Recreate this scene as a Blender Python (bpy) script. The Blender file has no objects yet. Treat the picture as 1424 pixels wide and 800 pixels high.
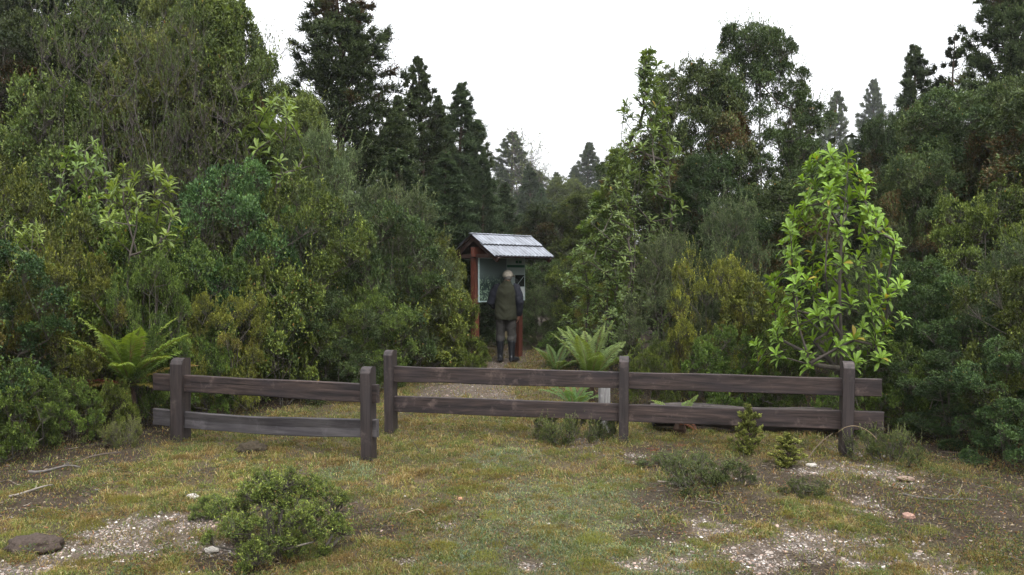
import bpy, math, random
import numpy as np

sc = bpy.context.scene
COL = sc.collection
PI = math.pi

# ------------------------------------------------------------------ camera figures (28 mm on a 36 mm frame)
F, CX, HY, EYE = 1110.0, 712.0, 377.0, 1.71      # focal length in photo pixels, centre column, horizon row, eye height


# ------------------------------------------------------------------ value noise
def _hash(ix, iy, iz, seed):
    n = (ix.astype(np.int64) * 374761393 + iy.astype(np.int64) * 668265263 + iz.astype(np.int64) * 2147483647 + seed * 974634777) & 0xFFFFFFFF
    n = ((n ^ (n >> 13)) * 1274126177) & 0xFFFFFFFF
    n = ((n ^ (n >> 16)) * 2246822519) & 0xFFFFFFFF
    return ((n ^ (n >> 15)) & 0xFFFFFF) / float(0xFFFFFF)


def vnoise(x, y, z=None, seed=0):
    x = np.asarray(x, float); y = np.asarray(y, float)
    z = np.zeros_like(x) if z is None else np.asarray(z, float)
    xi, yi, zi = np.floor(x), np.floor(y), np.floor(z)
    fx, fy, fz = x - xi, y - yi, z - zi
    fx, fy, fz = [f * f * (3 - 2 * f) for f in (fx, fy, fz)]
    r = 0
    for dx in (0, 1):
        for dy in (0, 1):
            for dz in (0, 1):
                w = (fx if dx else 1 - fx) * (fy if dy else 1 - fy) * (fz if dz else 1 - fz)
                r = r + w * _hash(xi + dx, yi + dy, zi + dz, seed)
    return r


def fbm(x, y, z=None, seed=0, oct=4):
    x = np.asarray(x, float); y = np.asarray(y, float)
    r, a, t = 0, 1.0, 0
    for k in range(oct):
        r = r + a * vnoise(x * 2 ** k, y * 2 ** k, None if z is None else np.asarray(z) * 2 ** k, seed + k * 17)
        t += a; a *= 0.5
    return r / t


def smooth(a, b, x):
    t = np.clip((x - a) / (b - a), 0, 1)
    return t * t * (3 - 2 * t)


# ------------------------------------------------------------------ meshes from arrays
def make_mesh(name, V, faces, mat, col=None, smooth_shade=False, mat_idx=None):
    """faces: list of (n,k) int arrays; col: per-vertex rgb"""
    me = bpy.data.meshes.new(name)
    V = np.asarray(V, np.float32)
    me.vertices.add(len(V)); me.vertices.foreach_set('co', V.ravel())
    loops = np.concatenate([np.asarray(f, np.int32).ravel() for f in faces])
    sizes = np.concatenate([np.full(len(f), np.asarray(f).shape[1], np.int32) for f in faces])
    starts = np.concatenate([[0], np.cumsum(sizes)[:-1]]).astype(np.int32)
    me.loops.add(len(loops)); me.loops.foreach_set('vertex_index', loops)
    me.polygons.add(len(sizes)); me.polygons.foreach_set('loop_start', starts)
    me.polygons.foreach_set('use_smooth', np.full(len(sizes), bool(smooth_shade)))
    mats = mat if isinstance(mat, (list, tuple)) else [mat]
    for m in mats:
        me.materials.append(m)
    if mat_idx is not None:
        me.polygons.foreach_set('material_index', np.asarray(mat_idx, np.int32))
    me.update(calc_edges=True)
    if col is not None:
        a = me.color_attributes.new('Col', 'FLOAT_COLOR', 'POINT')
        c = np.ones((len(V), 4), np.float32); c[:, :3] = col
        a.data.foreach_set('color', c.ravel())
    return me


def link(name, me, parent=None, loc=None):
    o = bpy.data.objects.new(name, me); COL.objects.link(o)
    if parent is not None:
        o.parent = parent
    if loc is not None:
        o.location = loc
    return o


def tag(o, label=None, cat=None, group=None, kind=None):
    if label: o['label'] = label
    if cat: o['category'] = cat
    if group: o['group'] = group
    if kind: o['kind'] = kind
    return o


def empty(name, loc, label, cat, group=None, rz=0.0):
    o = bpy.data.objects.new(name, None); COL.objects.link(o)
    o.location = loc; o.rotation_euler = (0, 0, rz); o.empty_display_size = 0.2
    return tag(o, label, cat, group)


def unit(v):
    return v / np.maximum(np.linalg.norm(v, axis=-1, keepdims=True), 1e-9)


class Geo:
    """collects vertices, faces and colours of ONE mesh"""
    def __init__(s):
        s.V, s.F, s.C, s.n = [], {}, [], 0

    def add(s, V, faces, col=(1, 1, 1)):
        V = np.asarray(V, float)
        s.V.append(V)
        c = np.asarray(col, float)
        s.C.append(np.broadcast_to(c, (len(V), 3)) if c.ndim == 1 else c)
        for f in faces:
            f = np.asarray(f, int)
            s.F.setdefault(f.shape[1], []).append(f + s.n)
        s.n += len(V)

    def box(s, size, loc=(0, 0, 0), R=None, col=(1, 1, 1)):
        x, y, z = np.array(size) / 2
        V = np.array([[-x, -y, -z], [x, -y, -z], [x, y, -z], [-x, y, -z], [-x, -y, z], [x, -y, z], [x, y, z], [-x, y, z]])
        if R is not None: V = V @ np.asarray(R).T
        s.add(V + np.array(loc), [[[0, 3, 2, 1], [4, 5, 6, 7], [0, 1, 5, 4], [1, 2, 6, 5], [2, 3, 7, 6], [3, 0, 4, 7]]], col)

    def tubes(s, A, B, ra, rb, sides=5, col=(1, 1, 1)):
        """open tapered tubes, one per row of A,B"""
        A = np.asarray(A, float); B = np.asarray(B, float); n = len(A)
        if n == 0: return
        ra = np.broadcast_to(np.asarray(ra, float), (n,)); rb = np.broadcast_to(np.asarray(rb, float), (n,))
        d = unit(B - A)
        ref = np.where(np.abs(d[:, 2:3]) > 0.9, np.array([[1.0, 0, 0]]), np.array([[0, 0, 1.0]]))
        u = unit(np.cross(ref, d)); w = np.cross(d, u)
        th = np.arange(sides) * 2 * PI / sides
        ring = np.cos(th)[None, :, None] * u[:, None, :] + np.sin(th)[None, :, None] * w[:, None, :]
        Va = A[:, None, :] + ring * ra[:, None, None]
        Vb = B[:, None, :] + ring * rb[:, None, None]
        V = np.concatenate([Va, Vb], 1).reshape(-1, 3)
        k = np.arange(sides); k2 = (k + 1) % sides
        q = np.stack([k, k2, k2 + sides, k + sides], 1)
        f = (np.arange(n)[:, None, None] * 2 * sides + q[None]).reshape(-1, 4)
        c = np.asarray(col, float)
        if c.ndim == 2: c = np.repeat(c, 2 * sides, axis=0)
        s.add(V, [f], c)

    def loft(s, P, RX, RY=None, sides=12, up=(0, 0, 1), caps=True, col=(1, 1, 1), squircle=2.0):
        """closed tube along points P with elliptical sections; RX along the 'side' direction, RY along the other"""
        P = np.asarray(P, float); n = len(P)
        RX = np.broadcast_to(np.asarray(RX, float), (n,)); RY = RX if RY is None else np.broadcast_to(np.asarray(RY, float), (n,))
        T = unit(np.gradient(P, axis=0))
        up = np.asarray(up, float)
        V = []
        th = np.arange(sides) * 2 * PI / sides
        ce, se = np.cos(th), np.sin(th)
        ce = np.sign(ce) * np.abs(ce) ** (2 / squircle); se = np.sign(se) * np.abs(se) ** (2 / squircle)
        for i in range(n):
            t = T[i]
            x = np.cross(up, t)
            if np.linalg.norm(x) < 0.05: x = np.cross(np.array([0, 1.0, 0]), t)
            x /= np.linalg.norm(x); y = np.cross(t, x)
            V.append(P[i] + ce[:, None] * x * RX[i] + se[:, None] * y * RY[i])
        V = np.concatenate(V)
        k = np.arange(sides); k2 = (k + 1) % sides
        q = np.concatenate([np.stack([k, k2, k2 + sides, k + sides], 1) + i * sides for i in range(n - 1)])
        f = [q]
        if caps:
            V = np.concatenate([V, P[:1], P[-1:]])
            c0, c1 = n * sides, n * sides + 1
            f.append(np.stack([k2, k, np.full(sides, c0)], 1))
            f.append(np.stack([k + (n - 1) * sides, k2 + (n - 1) * sides, np.full(sides, c1)], 1))
        s.add(V, f, col)

    def blob(s, c, r, seg=12, rings=8, col=(1, 1, 1), R=None):
        th = np.linspace(0, PI, rings + 1)[1:-1]; ph = np.arange(seg) * 2 * PI / seg
        V = np.array([[math.sin(t) * math.cos(p), math.sin(t) * math.sin(p), math.cos(t)] for t in th for p in ph] + [[0, 0, 1], [0, 0, -1]])
        V = V * np.asarray(r)
        if R is not None: V = V @ np.asarray(R).T
        k = np.arange(seg); k2 = (k + 1) % seg; m = len(th)
        q = np.concatenate([np.stack([k + i * seg, k + (i + 1) * seg, k2 + (i + 1) * seg, k2 + i * seg], 1) for i in range(m - 1)])
        top = np.stack([np.full(seg, m * seg), k, k2], 1); bot = np.stack([np.full(seg, m * seg + 1), k2 + (m - 1) * seg, k + (m - 1) * seg], 1)
        s.add(V + np.asarray(c), [q, top, bot], col)

    def mesh(s, name, mat, smooth_shade=False):
        V = np.concatenate(s.V); C = np.concatenate(s.C)
        return make_mesh(name, V, [np.concatenate(f) for f in s.F.values()], mat, C, smooth_shade)

    def build(s, name, mat, parent=None, smooth_shade=False, loc=None):
        return link(name, s.mesh(name, mat, smooth_shade), parent, loc)


# ------------------------------------------------------------------ materials
def newmat(name):
    m = bpy.data.materials.new(name); m.use_nodes = True
    nt = m.node_tree
    return m, nt, nt.nodes['Principled BSDF'], nt.nodes['Material Output']


def N(nt, kind, **kw):
    n = nt.nodes.new(kind)
    for k, v in kw.items(): setattr(n, k, v)
    return n


def leaf_material(name, rough=0.5, spec=0.35, trans=0.35, hue_var=0.03, val_var=0.35):
    m, nt, p, out = newmat(name)
    a = N(nt, 'ShaderNodeAttribute', attribute_name='Col')
    oi = N(nt, 'ShaderNodeObjectInfo')
    hs = N(nt, 'ShaderNodeHueSaturation')
    mh = N(nt, 'ShaderNodeMapRange'); mh.inputs['To Min'].default_value = 0.5 - hue_var; mh.inputs['To Max'].default_value = 0.5 + hue_var
    nt.links.new(oi.outputs['Random'], mh.inputs['Value']); nt.links.new(mh.outputs[0], hs.inputs['Hue'])
    wn = N(nt, 'ShaderNodeTexWhiteNoise', noise_dimensions='1D'); nt.links.new(oi.outputs['Random'], wn.inputs['W'])
    mv = N(nt, 'ShaderNodeMapRange'); mv.inputs['To Min'].default_value = 1 - val_var; mv.inputs['To Max'].default_value = 1 + val_var
    nt.links.new(wn.outputs['Value'], mv.inputs['Value']); nt.links.new(mv.outputs[0], hs.inputs['Value'])
    nt.links.new(a.outputs['Color'], hs.inputs['Color'])
    nt.links.new(hs.outputs[0], p.inputs['Base Color'])
    p.inputs['Roughness'].default_value = rough
    p.inputs['Specular IOR Level'].default_value = spec
    tr = N(nt, 'ShaderNodeBsdfTranslucent')
    tint = N(nt, 'ShaderNodeMix', data_type='RGBA', blend_type='MULTIPLY'); tint.inputs['Factor'].default_value = 1
    tint.inputs['B'].default_value = (1.25, 1.2, 0.55, 1)
    nt.links.new(hs.outputs[0], tint.inputs['A']); nt.links.new(tint.outputs['Result'], tr.inputs['Color'])
    mx = N(nt, 'ShaderNodeMixShader'); mx.inputs[0].default_value = trans
    nt.links.new(p.outputs[0], mx.inputs[1]); nt.links.new(tr.outputs[0], mx.inputs[2]); nt.links.new(mx.outputs[0], out.inputs['Surface'])
    return m


def attr_material(name, rough=0.9, spec=0.2, noise_scale=60.0, noise_amt=0.5, bump=0.4, bump_dist=0.01, stretch=None):
    m, nt, p, out = newmat(name)
    a = N(nt, 'ShaderNodeAttribute', attribute_name='Col')
    tc = N(nt, 'ShaderNodeTexCoord'); mp = N(nt, 'ShaderNodeMapping')
    if stretch: mp.inputs['Scale'].default_value = stretch
    nt.links.new(tc.outputs['Object'], mp.inputs['Vector'])
    no = N(nt, 'ShaderNodeTexNoise'); no.inputs['Scale'].default_value = noise_scale; no.inputs['Detail'].default_value = 6; no.inputs['Roughness'].default_value = 0.65
    nt.links.new(mp.outputs[0], no.inputs['Vector'])
    mr = N(nt, 'ShaderNodeMapRange'); mr.inputs['From Min'].default_value = 0.25; mr.inputs['From Max'].default_value = 0.75
    mr.inputs['To Min'].default_value = 1 - noise_amt; mr.inputs['To Max'].default_value = 1 + noise_amt
    nt.links.new(no.outputs['Fac'], mr.inputs['Value'])
    mul = N(nt, 'ShaderNodeMix', data_type='RGBA', blend_type='MULTIPLY'); mul.inputs['Factor'].default_value = 1
    nt.links.new(a.outputs['Color'], mul.inputs['A']); nt.links.new(mr.outputs[0], mul.inputs['B'])
    nt.links.new(mul.outputs['Result'], p.inputs['Base Color'])
    p.inputs['Roughness'].default_value = rough; p.inputs['Specular IOR Level'].default_value = spec
    bp = N(nt, 'ShaderNodeBump'); bp.inputs['Strength'].default_value = bump; bp.inputs['Distance'].default_value = bump_dist
    nt.links.new(no.outputs['Fac'], bp.inputs['Height']); nt.links.new(bp.outputs[0], p.inputs['Normal'])
    return m


M = {}
M['leaf'] = leaf_material('small leaf', 0.5, 0.13, 0.17, 0.022, 0.34)
M['needle'] = leaf_material('conifer spray', 0.6, 0.12, 0.12, 0.015, 0.2)
M['broad'] = leaf_material('broad glossy leaf', 0.45, 0.28, 0.35, 0.012, 0.1)
M['fern'] = leaf_material('fern frond', 0.5, 0.3, 0.4, 0.01, 0.1)
M['grass'] = leaf_material('grass blade', 0.6, 0.2, 0.35, 0.0, 0.0)
M['bark'] = attr_material('bark', 0.9, 0.15, 25.0, 0.45, 0.6, 0.01, (1, 1, 0.35))
M['ground'] = attr_material('ground', 0.95, 0.12, 55.0, 0.8, 0.9, 0.02)
M['stone'] = attr_material('stone', 0.8, 0.3, 90.0, 0.35, 0.4, 0.004)
M['litter'] = attr_material('litter', 0.85, 0.2, 80.0, 0.3, 0.2, 0.003)
M['clod'] = attr_material('clod', 0.95, 0.1, 50.0, 0.5, 0.9, 0.012)


def srgb(r, g, b):
    f = lambda c: (c / 255 / 12.92) if c / 255 <= 0.04045 else ((c / 255 + 0.055) / 1.055) ** 2.4
    return (f(r), f(g), f(b))


def simple(name, col, rough=0.6, spec=0.4, metal=0.0, noise=0.25, scale=30.0, bump=0.15, stretch=None, dist=0.003):
    m, nt, p, out = newmat(name)
    tc = N(nt, 'ShaderNodeTexCoord'); mp = N(nt, 'ShaderNodeMapping')
    if stretch: mp.inputs['Scale'].default_value = stretch
    nt.links.new(tc.outputs['Object'], mp.inputs['Vector'])
    no = N(nt, 'ShaderNodeTexNoise'); no.inputs['Scale'].default_value = scale; no.inputs['Detail'].default_value = 5
    nt.links.new(mp.outputs[0], no.inputs['Vector'])
    cr = N(nt, 'ShaderNodeValToRGB')
    cr.color_ramp.elements[0].position = 0.3; cr.color_ramp.elements[1].position = 0.7
    c = np.array(col)
    cr.color_ramp.elements[0].color = (*np.clip(c * (1 - noise), 0, 1), 1); cr.color_ramp.elements[1].color = (*np.clip(c * (1 + noise), 0, 1), 1)
    nt.links.new(no.outputs['Fac'], cr.inputs[0]); nt.links.new(cr.outputs[0], p.inputs['Base Color'])
    p.inputs['Roughness'].default_value = rough; p.inputs['Specular IOR Level'].default_value = spec; p.inputs['Metallic'].default_value = metal
    bp = N(nt, 'ShaderNodeBump'); bp.inputs['Strength'].default_value = bump; bp.inputs['Distance'].default_value = dist
    nt.links.new(no.outputs['Fac'], bp.inputs['Height']); nt.links.new(bp.outputs[0], p.inputs['Normal'])
    return m


def wood_material(name, c0, c1, c2, rough=0.62, spec=0.4, long_axis=0):
    """weathered timber: grain runs along the long axis, cracks, worn patches"""
    m, nt, p, out = newmat(name)
    tc = N(nt, 'ShaderNodeTexCoord')
    oi = N(nt, 'ShaderNodeObjectInfo')
    ad = N(nt, 'ShaderNodeVectorMath', operation='ADD')
    cmb = N(nt, 'ShaderNodeCombineXYZ')
    ml = N(nt, 'ShaderNodeMath', operation='MULTIPLY'); ml.inputs[1].default_value = 37.0
    nt.links.new(oi.outputs['Random'], ml.inputs[0])
    for k in range(3): nt.links.new(ml.outputs[0], cmb.inputs[k])
    nt.links.new(tc.outputs['Object'], ad.inputs[0]); nt.links.new(cmb.outputs[0], ad.inputs[1])
    mp = N(nt, 'ShaderNodeMapping'); s = [14, 14, 14]; s[long_axis] = 0.9; mp.inputs['Scale'].default_value = s
    nt.links.new(ad.outputs[0], mp.inputs['Vector'])
    gr = N(nt, 'ShaderNodeTexNoise'); gr.inputs['Scale'].default_value = 2.2; gr.inputs['Detail'].default_value = 9; gr.inputs['Roughness'].default_value = 0.7; gr.inputs['Distortion'].default_value = 0.5
    nt.links.new(mp.outputs[0], gr.inputs['Vector'])
    mp2 = N(nt, 'ShaderNodeMapping'); s = [5, 5, 5]; s[long_axis] = 1.4; mp2.inputs['Scale'].default_value = s
    nt.links.new(ad.outputs[0], mp2.inputs['Vector'])
    bl = N(nt, 'ShaderNodeTexNoise'); bl.inputs['Scale'].default_value = 1.3; bl.inputs['Detail'].default_value = 4
    nt.links.new(mp2.outputs[0], bl.inputs['Vector'])
    r1 = N(nt, 'ShaderNodeValToRGB'); r1.color_ramp.elements[0].color = (*c0, 1); r1.color_ramp.elements[1].color = (*c1, 1)
    r1.color_ramp.elements[0].position = 0.32; r1.color_ramp.elements[1].position = 0.68
    nt.links.new(gr.outputs['Fac'], r1.inputs[0])
    r2 = N(nt, 'ShaderNodeMapRange'); r2.inputs['From Min'].default_value = 0.42; r2.inputs['From Max'].default_value = 0.72
    nt.links.new(bl.outputs['Fac'], r2.inputs['Value'])
    mx = N(nt, 'ShaderNodeMix', data_type='RGBA'); mx.inputs['B'].default_value = (*c2, 1)
    nt.links.new(r2.outputs[0], mx.inputs['Factor']); nt.links.new(r1.outputs[0], mx.inputs['A'])
    mul = N(nt, 'ShaderNodeMix', data_type='RGBA', blend_type='MULTIPLY'); mul.inputs['Factor'].default_value = 0.75
    cr = N(nt, 'ShaderNodeMapRange'); cr.inputs['From Min'].default_value = 0.3; cr.inputs['From Max'].default_value = 0.62
    cr.inputs['To Min'].default_value = 0.35; cr.inputs['To Max'].default_value = 1.15
    nt.links.new(gr.outputs['Fac'], cr.inputs['Value']); nt.links.new(mx.outputs['Result'], mul.inputs['A']); nt.links.new(cr.outputs[0], mul.inputs['B'])
    # pale scuffs and lichen flecks, long splits
    sc_n = N(nt, 'ShaderNodeTexNoise'); sc_n.inputs['Scale'].default_value = 5.5; sc_n.inputs['Detail'].default_value = 8; sc_n.inputs['Roughness'].default_value = .72
    nt.links.new(ad.outputs[0], sc_n.inputs['Vector'])
    sm = N(nt, 'ShaderNodeMapRange'); sm.inputs['From Min'].default_value = .56; sm.inputs['From Max'].default_value = .74; sm.inputs['To Max'].default_value = .7
    nt.links.new(sc_n.outputs['Fac'], sm.inputs['Value'])
    sx = N(nt, 'ShaderNodeMix', data_type='RGBA'); sx.inputs['B'].default_value = (*[min(.5, v * 2.0 + .018) for v in c1], 1)
    nt.links.new(sm.outputs[0], sx.inputs['Factor']); nt.links.new(mul.outputs['Result'], sx.inputs['A'])
    mp3 = N(nt, 'ShaderNodeMapping'); s = [30, 30, 30]; s[long_axis] = .55; mp3.inputs['Scale'].default_value = s
    nt.links.new(ad.outputs[0], mp3.inputs['Vector'])
    ck = N(nt, 'ShaderNodeTexNoise'); ck.inputs['Scale'].default_value = 1.6; ck.inputs['Detail'].default_value = 3
    nt.links.new(mp3.outputs[0], ck.inputs['Vector'])
    cm = N(nt, 'ShaderNodeMapRange'); cm.inputs['From Min'].default_value = .3; cm.inputs['From Max'].default_value = .37; cm.inputs['To Min'].default_value = .25
    nt.links.new(ck.outputs['Fac'], cm.inputs['Value'])
    cx = N(nt, 'ShaderNodeMix', data_type='RGBA', blend_type='MULTIPLY'); cx.inputs['Factor'].default_value = 1
    nt.links.new(sx.outputs['Result'], cx.inputs['A']); nt.links.new(cm.outputs[0], cx.inputs['B'])
    nt.links.new(cx.outputs['Result'], p.inputs['Base Color'])
    p.inputs['Roughness'].default_value = rough; p.inputs['Specular IOR Level'].default_value = spec
    bp = N(nt, 'ShaderNodeBump'); bp.inputs['Strength'].default_value = 0.5; bp.inputs['Distance'].default_value = 0.006
    nt.links.new(gr.outputs['Fac'], bp.inputs['Height']); nt.links.new(bp.outputs[0], p.inputs['Normal'])
    return m


# ------------------------------------------------------------------ leaves
def diamond_leaves(g, pos, axis, up, L, W, col, fold=0.0, curl=0.12):
    """one folded diamond quad per leaf"""
    n = len(pos)
    axis = unit(axis); side = unit(np.cross(axis, up)); nn = np.cross(side, axis)
    L = np.broadcast_to(L, (n,))[:, None]; W = np.broadcast_to(W, (n,))[:, None]
    mid = pos + axis * L * 0.5 + nn * L * 0.06
    V = np.stack([pos, mid + side * W * 0.5, pos + axis * L - nn * L * curl, mid - side * W * 0.5], 1).reshape(-1, 3)
    f = np.arange(n * 4).reshape(-1, 4)
    g.add(V, [f], np.repeat(col, 4, axis=0))


def broad_leaves(g, pos, axis, up, L, W, col, droop=0.18):
    """long obovate leaf with a midrib fold, eight triangles"""
    n = len(pos)
    axis = unit(axis); side = unit(np.cross(axis, up)); nn = np.cross(side, axis)
    L = np.broadcast_to(L, (n,))[:, None]; W = np.broadcast_to(W, (n,))[:, None]
    m0 = pos; m1 = pos + axis * L * .36 + nn * L * .04; m2 = pos + axis * L * .72 + nn * L * .0; m3 = pos + axis * L * .98 - nn * L * droop
    up1 = nn * W * .16
    l1, r1 = m1 - side * W * .36 + up1, m1 + side * W * .36 + up1
    l2, r2 = m2 - side * W * .5 + up1, m2 + side * W * .5 + up1
    V = np.stack([m0, m1, m2, m3, l1, r1, l2, r2], 1).reshape(-1, 3)
    t = np.array([[0, 5, 1], [0, 1, 4], [1, 5, 7], [1, 7, 2], [1, 2, 6], [1, 6, 4], [2, 7, 3], [2, 3, 6]])
    f = (np.arange(n)[:, None, None] * 8 + t[None]).reshape(-1, 3)
    g.add(V, [f], np.repeat(col, 8, axis=0))


def rand_dirs(rng, n):
    return unit(rng.normal(size=(n, 3)))


# ------------------------------------------------------------------ branch skeleton joining foliage pads to the stems
def skeleton(rng, stems, tips, r_tip=0.006, power=0.46, bend=0.12, up_pref=1.2):
    """stems: list of point lists from the ground up. Returns edges A,B,ra,rb"""
    P, par = [], []
    for st in stems:
        prev = -1
        for q in st:
            P.append(np.array(q, float)); par.append(prev); prev = len(P) - 1
    tips = np.asarray(tips, float)
    order = np.argsort(np.linalg.norm(tips - np.array([0, 0, tips[:, 2].min()]), axis=1))
    leafs = []
    for i in order:
        t = tips[i]; A = np.array(P)
        d = t - A; dist = np.linalg.norm(d, axis=1)
        cost = dist + up_pref * np.maximum(0, A[:, 2] - t[2] + 0.25 * dist) + 0.15 * np.linalg.norm(A[:, :2], axis=1)
        j = int(np.argmin(cost)); k = max(1, int(dist[j] / 0.35)); prev = j
        for s in range(1, k + 1):
            u = s / k
            q = A[j] + d[j] * u
            q = q + np.array([0, 0, -bend * dist[j] * math.sin(PI * u)]) + (rng.normal(size=3) * 0.03 * dist[j] if s < k else 0)
            P.append(q); par.append(prev); prev = len(P) - 1
        leafs.append(prev)
    P = np.array(P); par = np.array(par)
    w = np.zeros(len(P)); w[leafs] += 1
    for i in range(len(P) - 1, -1, -1):
        if w[i] == 0: w[i] = 0.6
        if par[i] >= 0: w[par[i]] += w[i]
    r = r_tip * np.maximum(w, 1) ** power
    e = np.where(par >= 0)[0]
    return P[par[e]], P[e], np.minimum(r[par[e]], r[e] * 1.7), r[e]

# ------------------------------------------------------------------ plant prototypes: each returns (trunk mesh, crown mesh, height, width)
PROTO = {}
GREY = np.array([0.085, 0.075, 0.062]); BROWN = np.array([0.06, 0.043, 0.032])


def leafy_twigs(rng, gl, gt, base, dirs, length, nl, L, W, c_old, c_tip, spread=0.9, patch=None, start=0.25, bark=GREY, tube=True, dead=0.0):
    """twigs from base along dirs; nl leaves each, spiralled; tips younger and lighter in colour"""
    n = len(base)
    length = np.broadcast_to(length, (n,))
    bendv = rng.normal(size=(n, 3)) * 0.18
    t = start + (1 - start) * (np.arange(nl)[None] + rng.random((n, nl))) / nl
    tt = t[..., None]
    pos = base[:, None] + dirs[:, None] * (length[:, None, None] * tt) + bendv[:, None] * (length[:, None, None] * tt ** 2)
    ax = dirs[:, None] * (0.75 - 0.15 * tt) + rand_dirs(rng, n * nl).reshape(n, nl, 3) * spread
    pos, ax = pos.reshape(-1, 3), unit(ax.reshape(-1, 3))
    up = unit(rng.normal(size=pos.shape) * 0.35 + np.array([0, 0, 1.0]) + dirs.repeat(nl, 0) * 0.3)
    f = np.clip(t.ravel() ** 1.8 * (0.55 + 0.9 * np.repeat(rng.random(n), nl)), 0, 1)[:, None]
    col = c_old * (1 - f) + c_tip * f
    col = col * (0.72 + 0.56 * rng.random((len(pos), 1)))
    if patch is not None:
        w = np.repeat(patch, nl)[:, None]
        col = col * (1 - w) + np.array([0.085, 0.048, 0.022]) * w * (0.7 + 0.6 * rng.random((len(pos), 1)))
    if dead:
        k = rng.random(len(pos)) < dead
        col[k] = np.array([0.16, 0.085, 0.025]) * (0.5 + rng.random((k.sum(), 1)))
    s = 0.7 + 0.6 * rng.random(len(pos))
    diamond_leaves(gl, pos, ax, up, L * s, W * s, col)
    if tube:
        mid = base + dirs * (length * 0.5)[:, None] + bendv * (length * 0.25)[:, None]
        end = base + dirs * (length * 0.95)[:, None] + bendv * (length * 0.9)[:, None]
        cc = bark * (0.7 + 0.6 * rng.random((n, 1)))
        gt.tubes(base, mid, 0.0022, 0.0016, 3, cc); gt.tubes(mid, end, 0.0016, 0.0007, 3, cc)


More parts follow.
